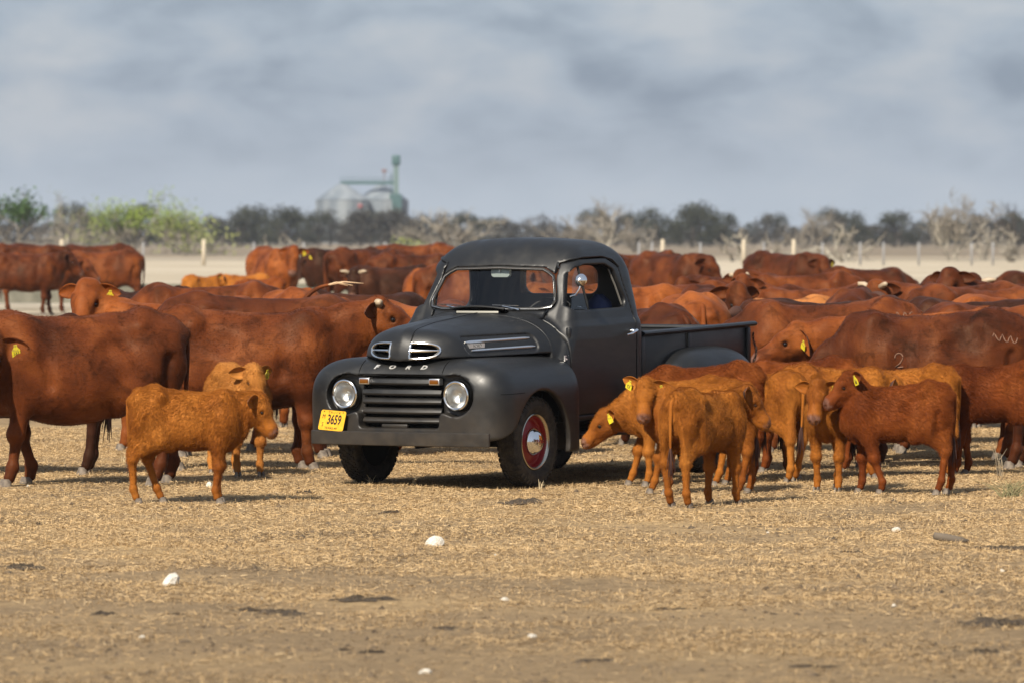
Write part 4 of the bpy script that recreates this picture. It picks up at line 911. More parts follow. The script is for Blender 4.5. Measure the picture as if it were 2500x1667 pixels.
def leaf_ear(s, length, width, droop, fold=.35):
    """cupped ear: local x outwards, y forwards, z up"""
    nu, nv = 12, 9; V = []; 
    for side in (0, 1):
        for i in range(nu):
            t = i/(nu-1); w = width*(.34+.66*math.sin(math.pi*min(1, t*.80+.16))**.8)*(1-t**5)**.5*.5; w = max(w, .004)
            for j in range(nv):
                v = -1+2*j/(nv-1)
                x = length*t; z = w*v-droop*length*t*t; y = -fold*width*(1-v*v)*(1-.45*t)*math.sin(math.pi*(.15+.8*t))
                V.append((x, y-(.010*s if side else 0)*(1-.6*abs(v)), z))
    n = nu*nv; i, j = np.meshgrid(np.arange(nu-1), np.arange(nv-1), indexing='ij'); q = np.stack([i*nv+j, (i+1)*nv+j, (i+1)*nv+j+1, i*nv+j+1], -1).reshape(-1, 4)
    rim = []
    per = [i*nv for i in range(nu)]+[(nu-1)*nv+j for j in range(1, nv)]+[i*nv+nv-1 for i in range(nu-2, -1, -1)]
    for a, b in zip(per[:-1], per[1:]): rim.append([a, b, b+n, a+n])
    return np.array(V), np.concatenate([q[:, ::-1], q+n, np.array(rim)])
def coat_mat(name, base, dark, light, fuzz=.5, leg=.45, rough=.60):
    m = mat(name, base, rough, 0, .28)
    b = bsdf(m); b.inputs['Specular Tint'].default_value = (1, .72, .50, 1); b.inputs['Specular IOR Level'].default_value = .20 if fuzz < .5 else .10; b.inputs['Sheen Weight'].default_value = .03; b.inputs['Sheen Roughness'].default_value = .45; b.inputs['Sheen Tint'].default_value = (1, .62, .35, 1)
    oi = N(m, 'ShaderNodeAttribute', attribute_type='OBJECT', attribute_name='coat_seed'); t = N(m, 'ShaderNodeTexCoord')
    ad = N(m, 'ShaderNodeVectorMath', operation='ADD'); L(m, t.outputs['Object'], ad.inputs[0])
    cx = N(m, 'ShaderNodeCombineXYZ'); ml_ = N(m, 'ShaderNodeMath', operation='MULTIPLY'); ml_.inputs[1].default_value = 31.0; L(m, oi.outputs['Fac'], ml_.inputs[0]); L(m, ml_.outputs[0], cx.inputs[0]); L(m, ml_.outputs[0], cx.inputs[1]); L(m, cx.outputs[0], ad.inputs[1])
    vec = ad.outputs[0]
    big = noise(m, 2.6, 3, .5, vec); r1 = ramp(m, [(.30, dark), (.52, base), (.72, light)]); L(m, big.outputs['Fac'], r1.inputs[0])
    pat = noise(m, 6.5, 5, .62, vec, dist=.6); r2 = ramp(m, [(.30, (1.18, 1.2, 1.2)), (.52, (1, 1, 1)), (.64, (.40, .36, .34))]); L(m, pat.outputs['Fac'], r2.inputs[0])
    c = mix(m, .70 if fuzz < .5 else .32, r1.outputs[0], r2.outputs[0], 'MULTIPLY')
    def stretched(sc, k):
        mp = N(m, 'ShaderNodeMapping'); mp.inputs['Scale'].default_value = k; mp.inputs['Rotation'].default_value = (0, math.radians(28), 0); L(m, vec, mp.inputs[0]); return noise(m, sc, 3, .6, mp.outputs[0], dist=.4)
    st1 = stretched(22, (.55, 3.2, 3.2)); r3 = ramp(m, [(.32, (.74, .72, .70)), (.68, (1.22, 1.2, 1.18))]); L(m, st1.outputs['Fac'], r3.inputs[0])
    c = mix(m, min(fuzz, .42), c, r3.outputs[0], 'MULTIPLY')
    fg = stretched(120, (.5, 2.6, 2.6)); r5 = ramp(m, [(.33, (.70, .68, .66)), (.67, (1.26, 1.25, 1.24))]); L(m, fg.outputs['Fac'], r5.inputs[0]); c = mix(m, .60 if fuzz < .5 else .22, c, r5.outputs[0], 'MULTIPLY')
    at = N(m, 'ShaderNodeVertexColor', layer_name='skin'); sp = N(m, 'ShaderNodeSeparateColor'); L(m, at.outputs['Color'], sp.inputs[0])
    lgm = N(m, 'ShaderNodeMath', operation='MULTIPLY'); lgm.inputs[1].default_value = leg; L(m, sp.outputs['Green'], lgm.inputs[0])
    c = mix(m, lgm.outputs[0], c, tuple(x*.42 for x in dark))
    fm = N(m, 'ShaderNodeMath', operation='MULTIPLY'); fm.inputs[1].default_value = .6; L(m, sp.outputs['Blue'], fm.inputs[0])
    c = mix(m, fm.outputs[0], c, tuple(x*.35 for x in dark))
    nz_ = noise(m, 30, 3, .5, vec); r4 = ramp(m, [(.35, (.075, .034, .024)), (.65, (.20, .105, .078))]); L(m, nz_.outputs['Fac'], r4.inputs[0])
    c = mix(m, sp.outputs['Red'], c, r4.outputs[0]); L(m, c, b.inputs['Base Color'])
    fine = stretched(75, (.45, 2.4, 2.4))
    mpw = N(m, 'ShaderNodeMapping'); mpw.inputs['Scale'].default_value = (11, 2.0, 1.3); L(m, vec, mpw.inputs[0]); wr = noise(m, 1.6, 3, .55, mpw.outputs[0], dist=.5)
    rgh = ramp(m, [(.3, (rough-.10,)*3), (.7, (rough+.16,)*3)]); L(m, pat.outputs['Fac'], rgh.inputs[0]); L(m, rgh.outputs[0], b.inputs['Roughness'])
    L(m, bump(m, fine.outputs['Fac'], .35*fuzz+.1, .006, bump(m, st1.outputs['Fac'], .25*fuzz+.06, .014, bump(m, pat.outputs['Fac'], .16, .03, bump(m, wr.outputs['Fac'], .10, .03)))), b.inputs['Normal'])
    return m
COATS = {
    'deep': coat_mat('deep_red_coat', (.064, .0150, .0046), (.027, .0066, .0028), (.110, .0300, .0080), .30),
    'red': coat_mat('red_coat', (.098, .0240, .0064), (.042, .0102, .0037), (.165, .0460, .0110), .30),
    'orange': coat_mat('orange_coat', (.175, .046, .0098), (.105, .0245, .0062), (.245, .072, .0165), .30, .3),
    'tan': coat_mat('tan_coat', (.33, .125, .035), (.25, .085, .021), (.40, .17, .055), .3, .15),
    'brown': coat_mat('dark_brown_coat', (.030, .0092, .0050), (.016, .0055, .0035), (.050, .0150, .0068), .30),
    'gold': coat_mat('golden_calf_coat', (.265, .090, .0145), (.165, .048, .0090), (.35, .132, .024), .6, .10),
    'pale': coat_mat('pale_golden_calf_coat', (.36, .145, .032), (.24, .080, .016), (.45, .20, .055), .6, .10),
    'rust': coat_mat('rust_calf_coat', (.140, .0345, .0078), (.078, .0175, .0050), (.195, .0560, .0120), .6, .12),
}
M_HORN = mat('pale_horn', (.36, .28, .19), .5)
M_EYE = mat('dark_eye', (.008, .005, .004), .06, 0, .7)
M_HOOF = mat('grey_hoof', (.16, .13, .10), .7); _n = noise(M_HOOF, 25, 4); _r = ramp(M_HOOF, [(.3, (.06, .047, .038)), (.7, (.22, .18, .14))]); L(M_HOOF, _n.outputs['Fac'], _r.inputs[0]); L(M_HOOF, _r.outputs[0], bsdf(M_HOOF).inputs['Base Color'])
M_TAG = mat('yellow_tag_plastic', (.72, .60, .025), .45); _n = noise(M_TAG, 40, 4); _r = ramp(M_TAG, [(.38, (.40, .31, .05)), (.55, (.74, .62, .025))]); L(M_TAG, _n.outputs['Fac'], _r.inputs[0]); L(M_TAG, _r.outputs[0], bsdf(M_TAG).inputs['Base Color'])
M_TAGTX = mat('black_tag_ink', (.01, .01, .01), .6)
M_EARIN = mat('dark_ear_lining', (.05, .018, .010), .8)
M_SWITCH = {'dark': mat('dark_tail_hair', (.045, .014, .008), .7), 'fair': mat('fair_tail_hair', (.50, .34, .20), .7)}
BODY_CACHE = {}
def body_mesh(key, **kw):
    if key not in BODY_CACHE:
        V, Fq, A, H, fr = build_body(**kw); me = mesh_np(key, V, Fq); put_attr(me, A); BODY_CACHE[key] = (me, H, fr)
    return BODY_CACHE[key]
HOOFM = {}
def hoof_mesh(s):
    if s in HOOFM: return HOOFM[s]
    mb = MB()
    for sg in (1, -1):
        V = []; pr = []
        for z, sc in ((0, 1.0), (.045*s, .86), (.085*s, .72)):
            for a in np.linspace(0, 2*math.pi, 11)[:-1]:
                x = math.cos(a); y = math.sin(a)
                V.append((s*(.012+(.072 if x > 0 else .045)*x*sc+.004)-z*.10, sg*.028*s+s*.026*y*sc, z))
        i, j = np.meshgrid(np.arange(2), np.arange(10), indexing='ij'); j2 = (j+1) % 10
        mb.add(V, np.stack([i*10+j, i*10+j2, (i+1)*10+j2, (i+1)*10+j], -1).reshape(-1, 4)); mb.add(V[20:]+[tuple(np.mean(V[20:], 0))], [[i, (i+1) % 10, 10] for i in range(10)])
    HOOFM[s] = fix_normals(mb.mesh('hoof')); return HOOFM[s]
EARM = {}
def ear_mesh(s, droop):
    k = (s, droop)
    if k not in EARM:
        V, Fq = leaf_ear(s, (.225 if s == 1 else .245)*s, (.140 if s == 1 else .175)*s, droop); me = mesh_np('ear', V, Fq); fix_normals(me); mi = np.zeros(len(me.polygons), np.int32); mi[88:176] = 1; EARM[k] = (me, mi)
    me = EARM[k][0].copy(); me.polygons.foreach_set('material_index', EARM[k][1]); return me
def tag_mesh(s):
    w, hh, r = .030, .036, .008
    P = [(-w, -hh), (w, -hh), (w*.92, .010), (.011, .030), (.011, .046), (-.011, .046), (-.011, .030), (-w*.92, .010)]
    n = len(P); V = [(x, -.0016, z) for x, z in P]+[(x, .0016, z) for x, z in P]
    return mesh_np('ear_tag', V, [[[i, (i+1) % n, n+(i+1) % n, n+i] for i in range(n)], [[n+0, n+1, n+2], [n+0, n+2, n+7], [n+2, n+3, n+7], [n+3, n+6, n+7], [n+3, n+4, n+6], [n+4, n+5, n+6], [2, 1, 0], [7, 2, 0], [7, 3, 2], [7, 6, 3], [6, 4, 3], [6, 5, 4]]], False)
def mat4(f, l, u, o):
    return Matrix(((f[0], l[0], u[0], o[0]), (f[1], l[1], u[1], o[1]), (f[2], l[2], u[2], o[2]), (0, 0, 0, 1)))
def fur(body_me, root, coat, n, length, rad, seed, keep=None, face=None):
    """short hair over the skin as curves, combed backwards and down"""
    rng = np.random.default_rng(seed)
    me = body_me; nv = len(me.vertices); co_ = np.empty(nv*3, np.float32); me.vertices.foreach_get('co', co_); co_ = co_.reshape(-1, 3)
    no_ = np.empty(nv*3, np.float32); me.vertices.foreach_get('normal', no_); no_ = no_.reshape(-1, 3)
    fz = np.exp(-((co_-np.asarray(face[0]))**2).sum(1)/(face[1]**2)) if face is not None else np.zeros(nv)
    w = np.clip((co_[:, 2]-.10)/.15, .12, 1)*(1-.85*fz)
    
    if keep is not None: w = w*keep(co_)
    idx = rng.choice(nv, n, p=w/w.sum()); base = co_[idx]+rng.normal(0, .004, (n, 3)); nn = no_[idx]
    comb = np.stack([np.full(n, -.75), rng.normal(0, .25, n), np.full(n, -.55)], 1); comb -= (comb*nn).sum(1)[:, None]*nn
    comb /= np.linalg.norm(comb, axis=1)[:, None]+1e-6
    cl = np.sin(co_[idx, 0]*47+3*np.sin(co_[idx, 2]*31))[:, None]*.16
    comb = comb+cl*np.cross(nn, comb)
    hh_ = co_[idx, 2]; ln = (length*rng.uniform(.6, 1.3, n)*np.interp(hh_/(1.0 if length > .02 else 1.7), [.0, .26, .42], [.22, .30, 1.0])*(1-.6*fz[idx]))[:, None]
    p0 = base-nn*.004; p1 = base+ln*(.22*nn+.42*comb); p2 = base+ln*(.28*nn+1.0*comb)
    pts = np.stack([p0, p1, p2], 1)
    cu = bpy.data.hair_curves.new('coat_hair'); cu.add_curves([3]*n)
    cu.attributes['position'].data.foreach_set('vector', pts.astype(np.float32).ravel())
    ra = cu.attributes.get('radius') or cu.attributes.new('radius', 'FLOAT', 'POINT'); ra.data.foreach_set('value', np.tile([rad, rad*.75, rad*.15], n).astype(np.float32))
    o = bpy.data.objects.new('coat_hair', cu); COL.objects.link(o); o.parent = root; cu.materials.append(coat); o['kind'] = 'stuff'
    return o
def animal(kind, x, d, heading, label, coat='red', scale=1.0, poll=None, head=(0, -35, 0), steps=(0, 0, 0, 0), h=None, tags='', text=None, horns=0, detail=2, hairs=0, tail='dark', tailpose=None, wide=1.0, belly=0.0, group=None, cat=None, key=None, ear_pose=(0., 0.), droop=.12, lying=False):
    """x: photo column of the trunk's middle; d: distance; heading: 0 faces right, 90 away, 180 left, 270 towards the camera"""
    P = ADULT if kind == 'cow' else CALF; s = P['hl']
    if kind == 'cow' and wide == 1.0: wide = .93+.15*((x*.618) % 1.0); belly = .05*((x*.277) % 1.0)
    if poll is None: poll = (1.02, 0, 1.36) if kind == 'cow' else (.50, 0, .86)
    if h is None: h = (.0155 if detail == 2 else .022 if detail == 1 else .030) if kind == 'cow' else (.0092 if detail == 2 else .014)
    kk = key or (kind, tuple(poll), tuple(head), tuple(steps), h, wide, belly)
    me, H, (f, l, u) = body_mesh(str(kk), P=P, poll=poll, yaw=head[0], pitch=head[1], roll=head[2], steps=steps, h=h, wide=wide, belly=belly)
    if key is None or True: me = me.copy()
    w = px2w(x, d)
    root = empty('cow' if kind == 'cow' else 'calf', (w.x, w.y, w.z-(.42*scale if lying else 0)), math.radians(heading)); root.scale = (scale,)*3
    tag(root, label, cat or ('cow' if kind == 'cow' else 'calf'), group or ('red cattle of the herd' if kind == 'cow' else 'calves of the herd'))
    body = obj('body', me, COATS[coat], root); seed_ = (x*.37+d*1.7) % 1.0; body['coat_seed'] = seed_
    # ears and tags
    for sg, nm in ((1, 'L'), (-1, 'R')):
        lift = ear_pose[0 if sg > 0 else 1]
        fh = unit([f[0], f[1], 0.0]); fh = unit(fh*.8+f*.2); uh = unit(np.array([0, 0, 1.0])-fh[2]*fh)
        e_out = unit(l*sg*math.cos(lift)+uh*math.sin(lift)-fh*.38); e_up = unit(uh-(uh@e_out)*e_out); e_fw = np.cross(e_up, e_out)
        if e_fw@fh < 0: e_fw = -e_fw
        o = H(.005, sg*.088, -.045)
        er = obj('ear', ear_mesh(s, droop), [COATS[coat], M_EARIN], root); er.matrix_local = mat4(e_out, e_fw, e_up, o)
        if not er.data.color_attributes: put_attr(er.data, np.tile([0, 0, .0, 1], (len(er.data.vertices), 1)))
        if nm in tags:
            tg = obj('ear_tag', tag_mesh(s), M_TAG, er); tg.location = (.12*s, .014*s, -.045*s if kind == 'cow' else -.05*s)
            ts = 1.15 if kind == 'cow' else .95
            tg.scale = (ts, ts, ts)
            tg.rotation_euler = (math.radians(-8), math.radians(random.uniform(-14, 14)), math.radians(random.uniform(-12, 12)))
            if text:
                V, Fq = text_arrays(text, .034, .0004, 0, .0006, .85); T3 = np.stack([-V[:, 0]*sg if False else V[:, 0]*(-1 if sg > 0 else 1)*(-1), np.full(len(V), .0022)+V[:, 2], V[:, 1]-.014], 1)
                # lettering reads from the front of the ear
                T3[:, 0] = -V[:, 0] if (np.cross(e_out, e_up)@e_fw) < 0 else V[:, 0]
                T3[:, 0] *= -1 if sg > 0 else -1
                mt = mesh_np('tag_number', T3, [a for a in Fq if len(a)], False)
                if detail == 2: obj('tag_number', mt, M_TAGTX, er).matrix_local = Matrix.LocRotScale(tg.location, tg.rotation_euler, tg.scale)
    if detail >= 1:
        for sg in (1, -1):
            V, Fq = MB().lathe([(-.022*s, .001), (-.016*s, .0145*s), (0, .0215*s), (.016*s, .0145*s), (.022*s, .001)], 12, 'x').arrays()
            ey = obj('eye', mesh_np('eye', V, Fq), M_EYE, root); ey.location = H(.163, sg*.100, -.070)
    if horns:
        for sg in (1, -1):
            a = H(.0, sg*.085, -.005); b = H(-.02, sg*(.085+.07*horns), .02); c = H(.01, sg*(.085+.12*horns), .055*horns)
            mb = MB(); mb.tube([a, b, c], [.034, .031, .022 if horns < 1.2 else .012], 10); obj('horn', fix_normals(mb.mesh('horn')), M_HORN, root)
    # tail
    tx, tz, tb = P['tail']
    tp = tailpose or [(.11, 0, .03), (.02, 0, .008), (-.045, 0, -.05), (-.055, .0, -.25), (-.045, .01, -.45), (-.035, .015, -.62)]
    pts = np.array([(tx+.05*s+a*s, b*s, tz+c*s) for a, b, c in tp]); tt = np.linspace(0, len(pts)-1, 18)
    pts = np.stack([np.interp(tt, range(len(pts)), pts[:, q]) for q in range(3)], 1); 
    for _ in range(2): pts[1:-1] = (pts[:-2]+pts[1:-1]*2+pts[2:])/4
    mb = MB(); mb.tube(pts, np.linspace(.036, .013, 18)*s, 8); tl = obj('tail', fix_normals(mb.mesh('tail')), COATS[coat], root); put_attr(tl.data, np.tile([0, 0, 0, 1], (len(tl.data.vertices), 1)))
    if detail >= 1:
        e = pts[-1]; dr = unit(pts[-1]-pts[-4]); rng = random.Random(hash((round(x), round(d*10))) & 999); mb = MB()
        for q in range(26 if detail == 2 else 12):
            a = rng.uniform(0, 6.28); rr_ = rng.uniform(.0, .045)*s; ln = rng.uniform(.16, .30)*s
            o1 = np.array([math.cos(a), math.sin(a), 0])*rr_; mb.tube([e-dr*.07*s, e+dr*ln*.4+o1*.8, e+dr*ln+o1*1.5+np.array([0, 0, -.05*s])], [.009*s, .008*s, .002*s], 4, cap=False)
        obj('tail_switch', mb.mesh('tail_switch'), M_SWITCH[tail], tl)
    if detail >= 1:
        hm = hoof_mesh(P['hoof'])
        for q, (leg, sg) in enumerate((('front', 1), ('front', -1), ('hind', 1), ('hind', -1))):
            a, b, c, r = P[leg][4]; o = obj('hoof', hm, M_HOOF, root); o.scale = (.86, .86, .8); o.location = (a+steps[q]+.012*s, sg*b, 0)
    if hairs:
        fur(me, root, COATS[coat], hairs, .0205 if kind == 'calf' else .0125, .00072, int(x) % 1000, face=(H(.36, 0, -.11), .22*s))
    for c_ in root.children: c_['coat_seed'] = seed_
    return root

from mathutils.bvhtree import BVHTree
M_BRAND = mat('pale_brand_scar', (.17, .088, .054), .85)
def brand(root, strokes, r=.006):
    """hairless mark on the animal's left flank: strokes of (x, z) laid on the skin"""
    body = [c for c in root.children if c.name.startswith('body')][0]; me = body.data
    bv = BVHTree.FromPolygons([v.co for v in me.vertices], [list(p.vertices) for p in me.polygons])
    mb = MB()
    for stv in strokes:
        P = []
        for x, z in stv:
            hit = bv.ray_cast(Vector((x, 1.2, z)), Vector((0, -1, 0)))
            if hit[0] is not None: P.append(hit[0]+hit[1]*.0005)
        if len(P) > 2: mb.tube([tuple(p) for p in P], r, 5)
    obj('brand_mark', fix_normals(mb.mesh('brand_mark')), M_BRAND, root)
# ------------------------------------------------------------ the herd
G_L, G_R, G_C = 'cattle crowded behind the truck', 'cattle packed beyond the truck bed', 'calves in front of the herd'
TAILUP = [(0, 0, 0), (-.05, 0, .02), (-.05, 0, .10), (.02, .01, .19), (.12, .01, .25), (.22, .01, .27)]
# -- left of the truck, near
animal('cow', 187, 42.3, 200, 'big red cow walking past the small golden calf, its head turned aside', 'red', hairs=60000, poll=(.78, .28, 1.12), head=(62, -38, 0), steps=(.10, -.16, .10, -.12), tags='L', text='161', ear_pose=(.05, .05))
animal('cow', 600, 45.3, 2, 'stub-horned red cow with its head behind the truck hood', 'red', hairs=55000, poll=(1.13, 0, 1.37), head=(-8, -22, 0), steps=(-.04, .05, -.12, .10), horns=.55, scale=.99)
animal('cow', 640, 47.6, 358, 'dark red cow standing directly behind the stub-horned cow', 'deep', poll=(1.02, 0, .92), head=(0, -62, 0), scale=1.05, detail=1)
animal('cow', 507, 60, 180, 'red cow with its tail side towards the raised fair tail switch', 'red', poll=(1.02, 0, .95), head=(0, -60, 0), detail=1, scale=1.0)
animal('cow', 352, 63, 152, 'dark brown cow showing only its rounded back beside the tagged face', 'brown', poll=(1.02, 0, .9), head=(0, -60, 0), scale=.93, detail=1)
animal('cow', 440, 49, 178, 'orange-tan cow looking at the camera over the red cow, tag 847', 'orange', poll=(.84, .06, 1.46), head=(78, -44, 0), tags='L', text='847', detail=2, h=.018, ear_pose=(-.05, -.05))
animal('cow', 20, 44.4, 180, 'dark brown cow behind the big red cow at the edge', 'brown', poll=(1.02, 0, .9), head=(0, -60, 0), scale=.94, detail=1)
animal('cow', 715, 55, 100, 'orange cow seen from behind next to the swinging tail', 'orange', poll=(1.0, 0, 1.0), head=(0, -50, 0), detail=1)
animal('cow', 885, 60, 8, 'low dark back of a cow below the pale-horned bull', 'brown', poll=(1.02, 0, .92), head=(0, -60, 0), scale=.93, detail=1)
animal('cow', 965, 50.5, 0, 'red cow swinging its fair tail switch up over its back', 'red', poll=(1.02, 0, .95), head=(0, -58, 0), scale=.97, detail=1, tail='fair', tailpose=TAILUP)
animal('cow', 1095, 48, 172, 'bright orange cow half hidden behind the truck windshield pillar', 'orange', poll=(1.02, 0, .95), head=(0, -58, 0), scale=1.0, detail=1)
# -- left, far, around the trough
animal('cow', 58, 118, 2, 'dark red cow standing side-on in front of the long trough', 'deep', poll=(1.0, 0, 1.30), head=(0, -45, 0), steps=(.08, -.06, 0, .1), detail=1)
animal('cow', 98, 120.5, 4, 'red cow peering out with lowered head beside the trough', 'red', poll=(1.02, .05, 1.13), head=(-20, -42, 0), detail=1)
animal('cow', 252, 122, 182, 'red cow with its rump turned to the open field at the trough', 'red', poll=(.95, 0, 1.0), head=(0, -60, 0), detail=1, scale=1.03)
animal('cow', 235, 133, 176, 'dark red cow showing its back over the cows at the trough', 'deep', poll=(1.0, 0, 1.1), head=(0, -50, 0), detail=0, scale=1.12)
animal('cow', 62, 131, 0, 'brown cow standing behind the dark red cow at the trough', 'deep', poll=(1.0, 0, 1.2), head=(0, -50, 0), detail=0, scale=1.12)
animal('cow', -10, 136, 20, 'brown cow cut off by the edge behind the trough cows', 'deep', poll=(1.0, 0, 1.2), head=(0, -50, 0), detail=0, scale=1.14)
animal('calf', 492, 112, 42, 'small tan calf facing away beside the trough', 'gold', poll=(.46, 0, .82), head=(-40, -20, 0), detail=1, scale=1.12, tags='R')
animal('calf', 606, 112, 158, 'pale tan calf standing by the orange cow', 'gold', poll=(.46, 0, .78), head=(0, -30, 0), detail=1, scale=1.15)
animal('calf', 640, 108, 170, 'brown calf in front of the pale tan calf', 'rust', poll=(.46, 0, .72), head=(0, -40, 0), detail=1, scale=1.1)
animal('cow', 668, 115, 295, 'orange cow with a white nose facing the camera across the herd', 'orange', poll=(.92, .02, 1.30), head=(-28, -58, 0), detail=1, scale=1.10, tags='L')
animal('cow', 842, 119, 182, 'near-black cow facing the orange cow with two yellow tags', 'brown', poll=(.80, 0, 1.22), head=(10, -58, 0), detail=1, scale=1.08, tags='LR')
animal('cow', 893, 114, 32, 'red cow seen from its rump beside the near-black cow', 'deep', poll=(1.0, 0, 1.2), head=(0, -50, 0), detail=1, scale=1.09)
animal('cow', 1020, 126, 152, 'red cow highest in the row behind the pale-horned bull', 'red', poll=(1.0, 0, 1.2), head=(0, -50, 0), detail=0, scale=1.14)
animal('cow', 1005, 110, 12, 'red cow with its back just over the pale-horned bull', 'deep', poll=(1.0, 0, 1.2), head=(0, -50, 0), detail=1, scale=1.03)
animal('cow', 962, 95, 192, 'dark bull with short pale horns facing the camera', 'brown', poll=(.78, .12, 1.22), head=(66, -60, 0), horns=1.35, detail=1, scale=.93, tags='L', cat='bull')
animal('cow', 1062, 91, 300, 'red cow with a bright orange face looking at the camera beside the windshield', 'orange', poll=(.88, 0, 1.18), head=(-28, -62, 0), detail=1, scale=.90, tags='L')
animal('cow', 1150, 84, 5, 'red cow seen through the far side of the truck windshield', 'red', poll=(1.0, 0, 1.2), head=(0, -50, 0), detail=1)
animal('cow', 1330, 92, 178, 'dark red cow visible through the rear window of the truck', 'deep', poll=(1.0, 0, 1.2), head=(0, -50, 0), detail=1, scale=1.05)
animal('cow', 1505, 58, 182, 'orange cow seen through the truck side window', 'orange', poll=(.92, .05, 1.30), head=(25, -50, 0), detail=1)
# -- right of the cab
animal('cow', 1560, 100, 204, 'dark red cow with a white tag just beside the cab roof', 'deep', poll=(.90, .0, 1.28), head=(45, -55, 0), detail=1, scale=1.09, horns=.4)
animal('cow', 1640, 97, 312, 'dark red cow turning its head down behind the cab', 'deep', poll=(.92, 0, 1.22), head=(10, -50, 0), detail=1, scale=1.09)
animal('cow', 1628, 61, 176, 'red cow with its face close behind the cab corner', 'red', poll=(.98, .05, 1.24), head=(25, -48, 0), detail=1)
animal('cow', 1690, 52, 95, 'broad orange cow seen squarely from behind over the truck bed', 'orange', poll=(1.0, 0, 1.0), head=(0, -45, 0), detail=1, wide=1.12, h=.018)
animal('cow', 1556, 49.6, 122, 'dark red rump of a cow between the cab and the orange rump', 'deep', poll=(1.0, 0, 1.0), head=(0, -45, 0), detail=1, scale=.95)
animal('cow', 1745, 57, 283, 'dark red cow with a pale nose facing the camera behind the truck bed', 'deep', poll=(.95, .0, 1.33), head=(12, -50, 0), detail=1)
animal('cow', 2040, 51.4, 166, 'dark brown cow turning the back of its head towards the bed rail', 'brown', poll=(.86, -.05, 1.24), head=(-50, -40, 0), detail=1, scale=.98, tags='L')
animal('cow', 1885, 57.5, 8, 'pale tan cow with its smooth back between red cows', 'tan', poll=(1.02, 0, .9), head=(0, -60, 0), detail=1, scale=.93)
_a = animal('cow', 2018, 48.6, 180, 'long red cow with a lettered hip standing against the truck tailgate', 'red', hairs=30000, poll=(1.0, .02, .98), head=(5, -50, 0), detail=2)
animal('cow', 2262, 46.9, 181, 'orange-red cow nuzzling towards the rear fender with one folded ear', 'orange', hairs=40000, poll=(1.17, .04, 1.17), head=(3, -25, 0), detail=2, h=.014, scale=.96, tags='L', ear_pose=(-.55, -.2), droop=.4)
_b = animal('cow', 2275, 45.6, 179, 'large deep red cow grazing behind the calves with a number branded on its shoulder', 'deep', hairs=55000, poll=(1.14, 0, .74), head=(0, -62, 0), detail=2, scale=.97, steps=(.1, -.05, .0, -.1))
animal('cow', 1798, 78, 181, 'dark red cow with a yellow tag in the middle rows', 'deep', poll=(.80, .0, 1.22), head=(20, -60, 0), detail=1, scale=.93, tags='LR')
animal('cow', 1955, 72, 186, 'red cow with two pale horn buds looking over the herd', 'red', poll=(.82, .05, 1.30), head=(58, -52, 0), detail=1, horns=.4, tags='L')
animal('cow', 1915, 105, 318, 'dark red cow standing alone behind the herd against the pale field', 'deep', poll=(.93, 0, 1.18), head=(-18, -62, 0), detail=1, scale=1.07, tags='L')
animal('cow', 2112, 88, 28, 'dark red cow with its rump raised against the pale field', 'deep', poll=(1.0, 0, 1.05), head=(0, -50, 0), detail=1, scale=.95)
animal('cow', 2335, 60, 186, 'red cow with pale horns and one eye showing over a dark back', 'red', poll=(.92, .05, 1.31), head=(38, -42, 0), detail=1, horns=1.0, ear_pose=(.15, .15))
animal('cow', 2325, 66, 284, 'dark bull with thick pale horns and a long yellow tag', 'deep', poll=(.80, 0, 1.30), head=(-8, -60, 0), detail=1, horns=1.4, tags='L', cat='bull')
animal('cow', 1988, 64, 170, 'red cow raising its head right behind the pale tan cow', 'red', poll=(.90, .08, 1.42), head=(55, -42, 0), detail=1, scale=.94)
animal('cow', 2035, 52.6, 165, 'deep red back of a cow above the lettered red cow', 'deep', poll=(1.0, 0, .9), head=(0, -60, 0), detail=1, scale=.96)
animal('cow', 2088, 56, 82, 'cow facing away with both dark ears out above the red backs', 'deep', poll=(.95, 0, 1.31), head=(0, -35, 0), detail=1, scale=.98)
animal('cow', 2405, 50.2, 176, 'dark brown cow close behind the branded deep red cow', 'brown', poll=(1.0, 0, .95), head=(0, -58, 0), detail=1)
animal('cow', 2470, 47.6, 171, 'red cow overlapping the branded cow at the frame side', 'red', poll=(1.0, 0, .9), head=(0, -60, 0), detail=1, scale=1.0, h=.018)
animal('cow', 2392, 58, 20, 'red cow with a ridged back under the horned bull', 'red', poll=(1.0, 0, .9), head=(0, -60, 0), detail=1)
animal('cow', 2488, 63, 198, 'deep red cow lifting its head at the far side of the herd', 'deep', poll=(.90, .05, 1.42), head=(40, -45, 0), detail=1)
animal('cow', 2505, 54, 168, 'orange-red cow cut by the frame beyond the branded cow', 'orange', poll=(1.0, 0, .9), head=(0, -58, 0), detail=1, scale=.98)
animal('cow', 2190, 68, 12, 'red cow with raised head between the horned cow and the one facing away', 'red', poll=(.92, -.05, 1.42), head=(-55, -40, 0), detail=1, scale=.92)
animal('cow', 1830, 66, 184, 'deep red cow looking out under the two pale horn buds', 'deep', poll=(.90, .05, 1.40), head=(35, -45, 0), detail=1, scale=.92)
animal('cow', 2560, 80, 184, 'dark red cow with its back high at the end of the herd', 'deep', poll=(1.0, 0, 1.0), head=(0, -58, 0), detail=1, scale=.97)
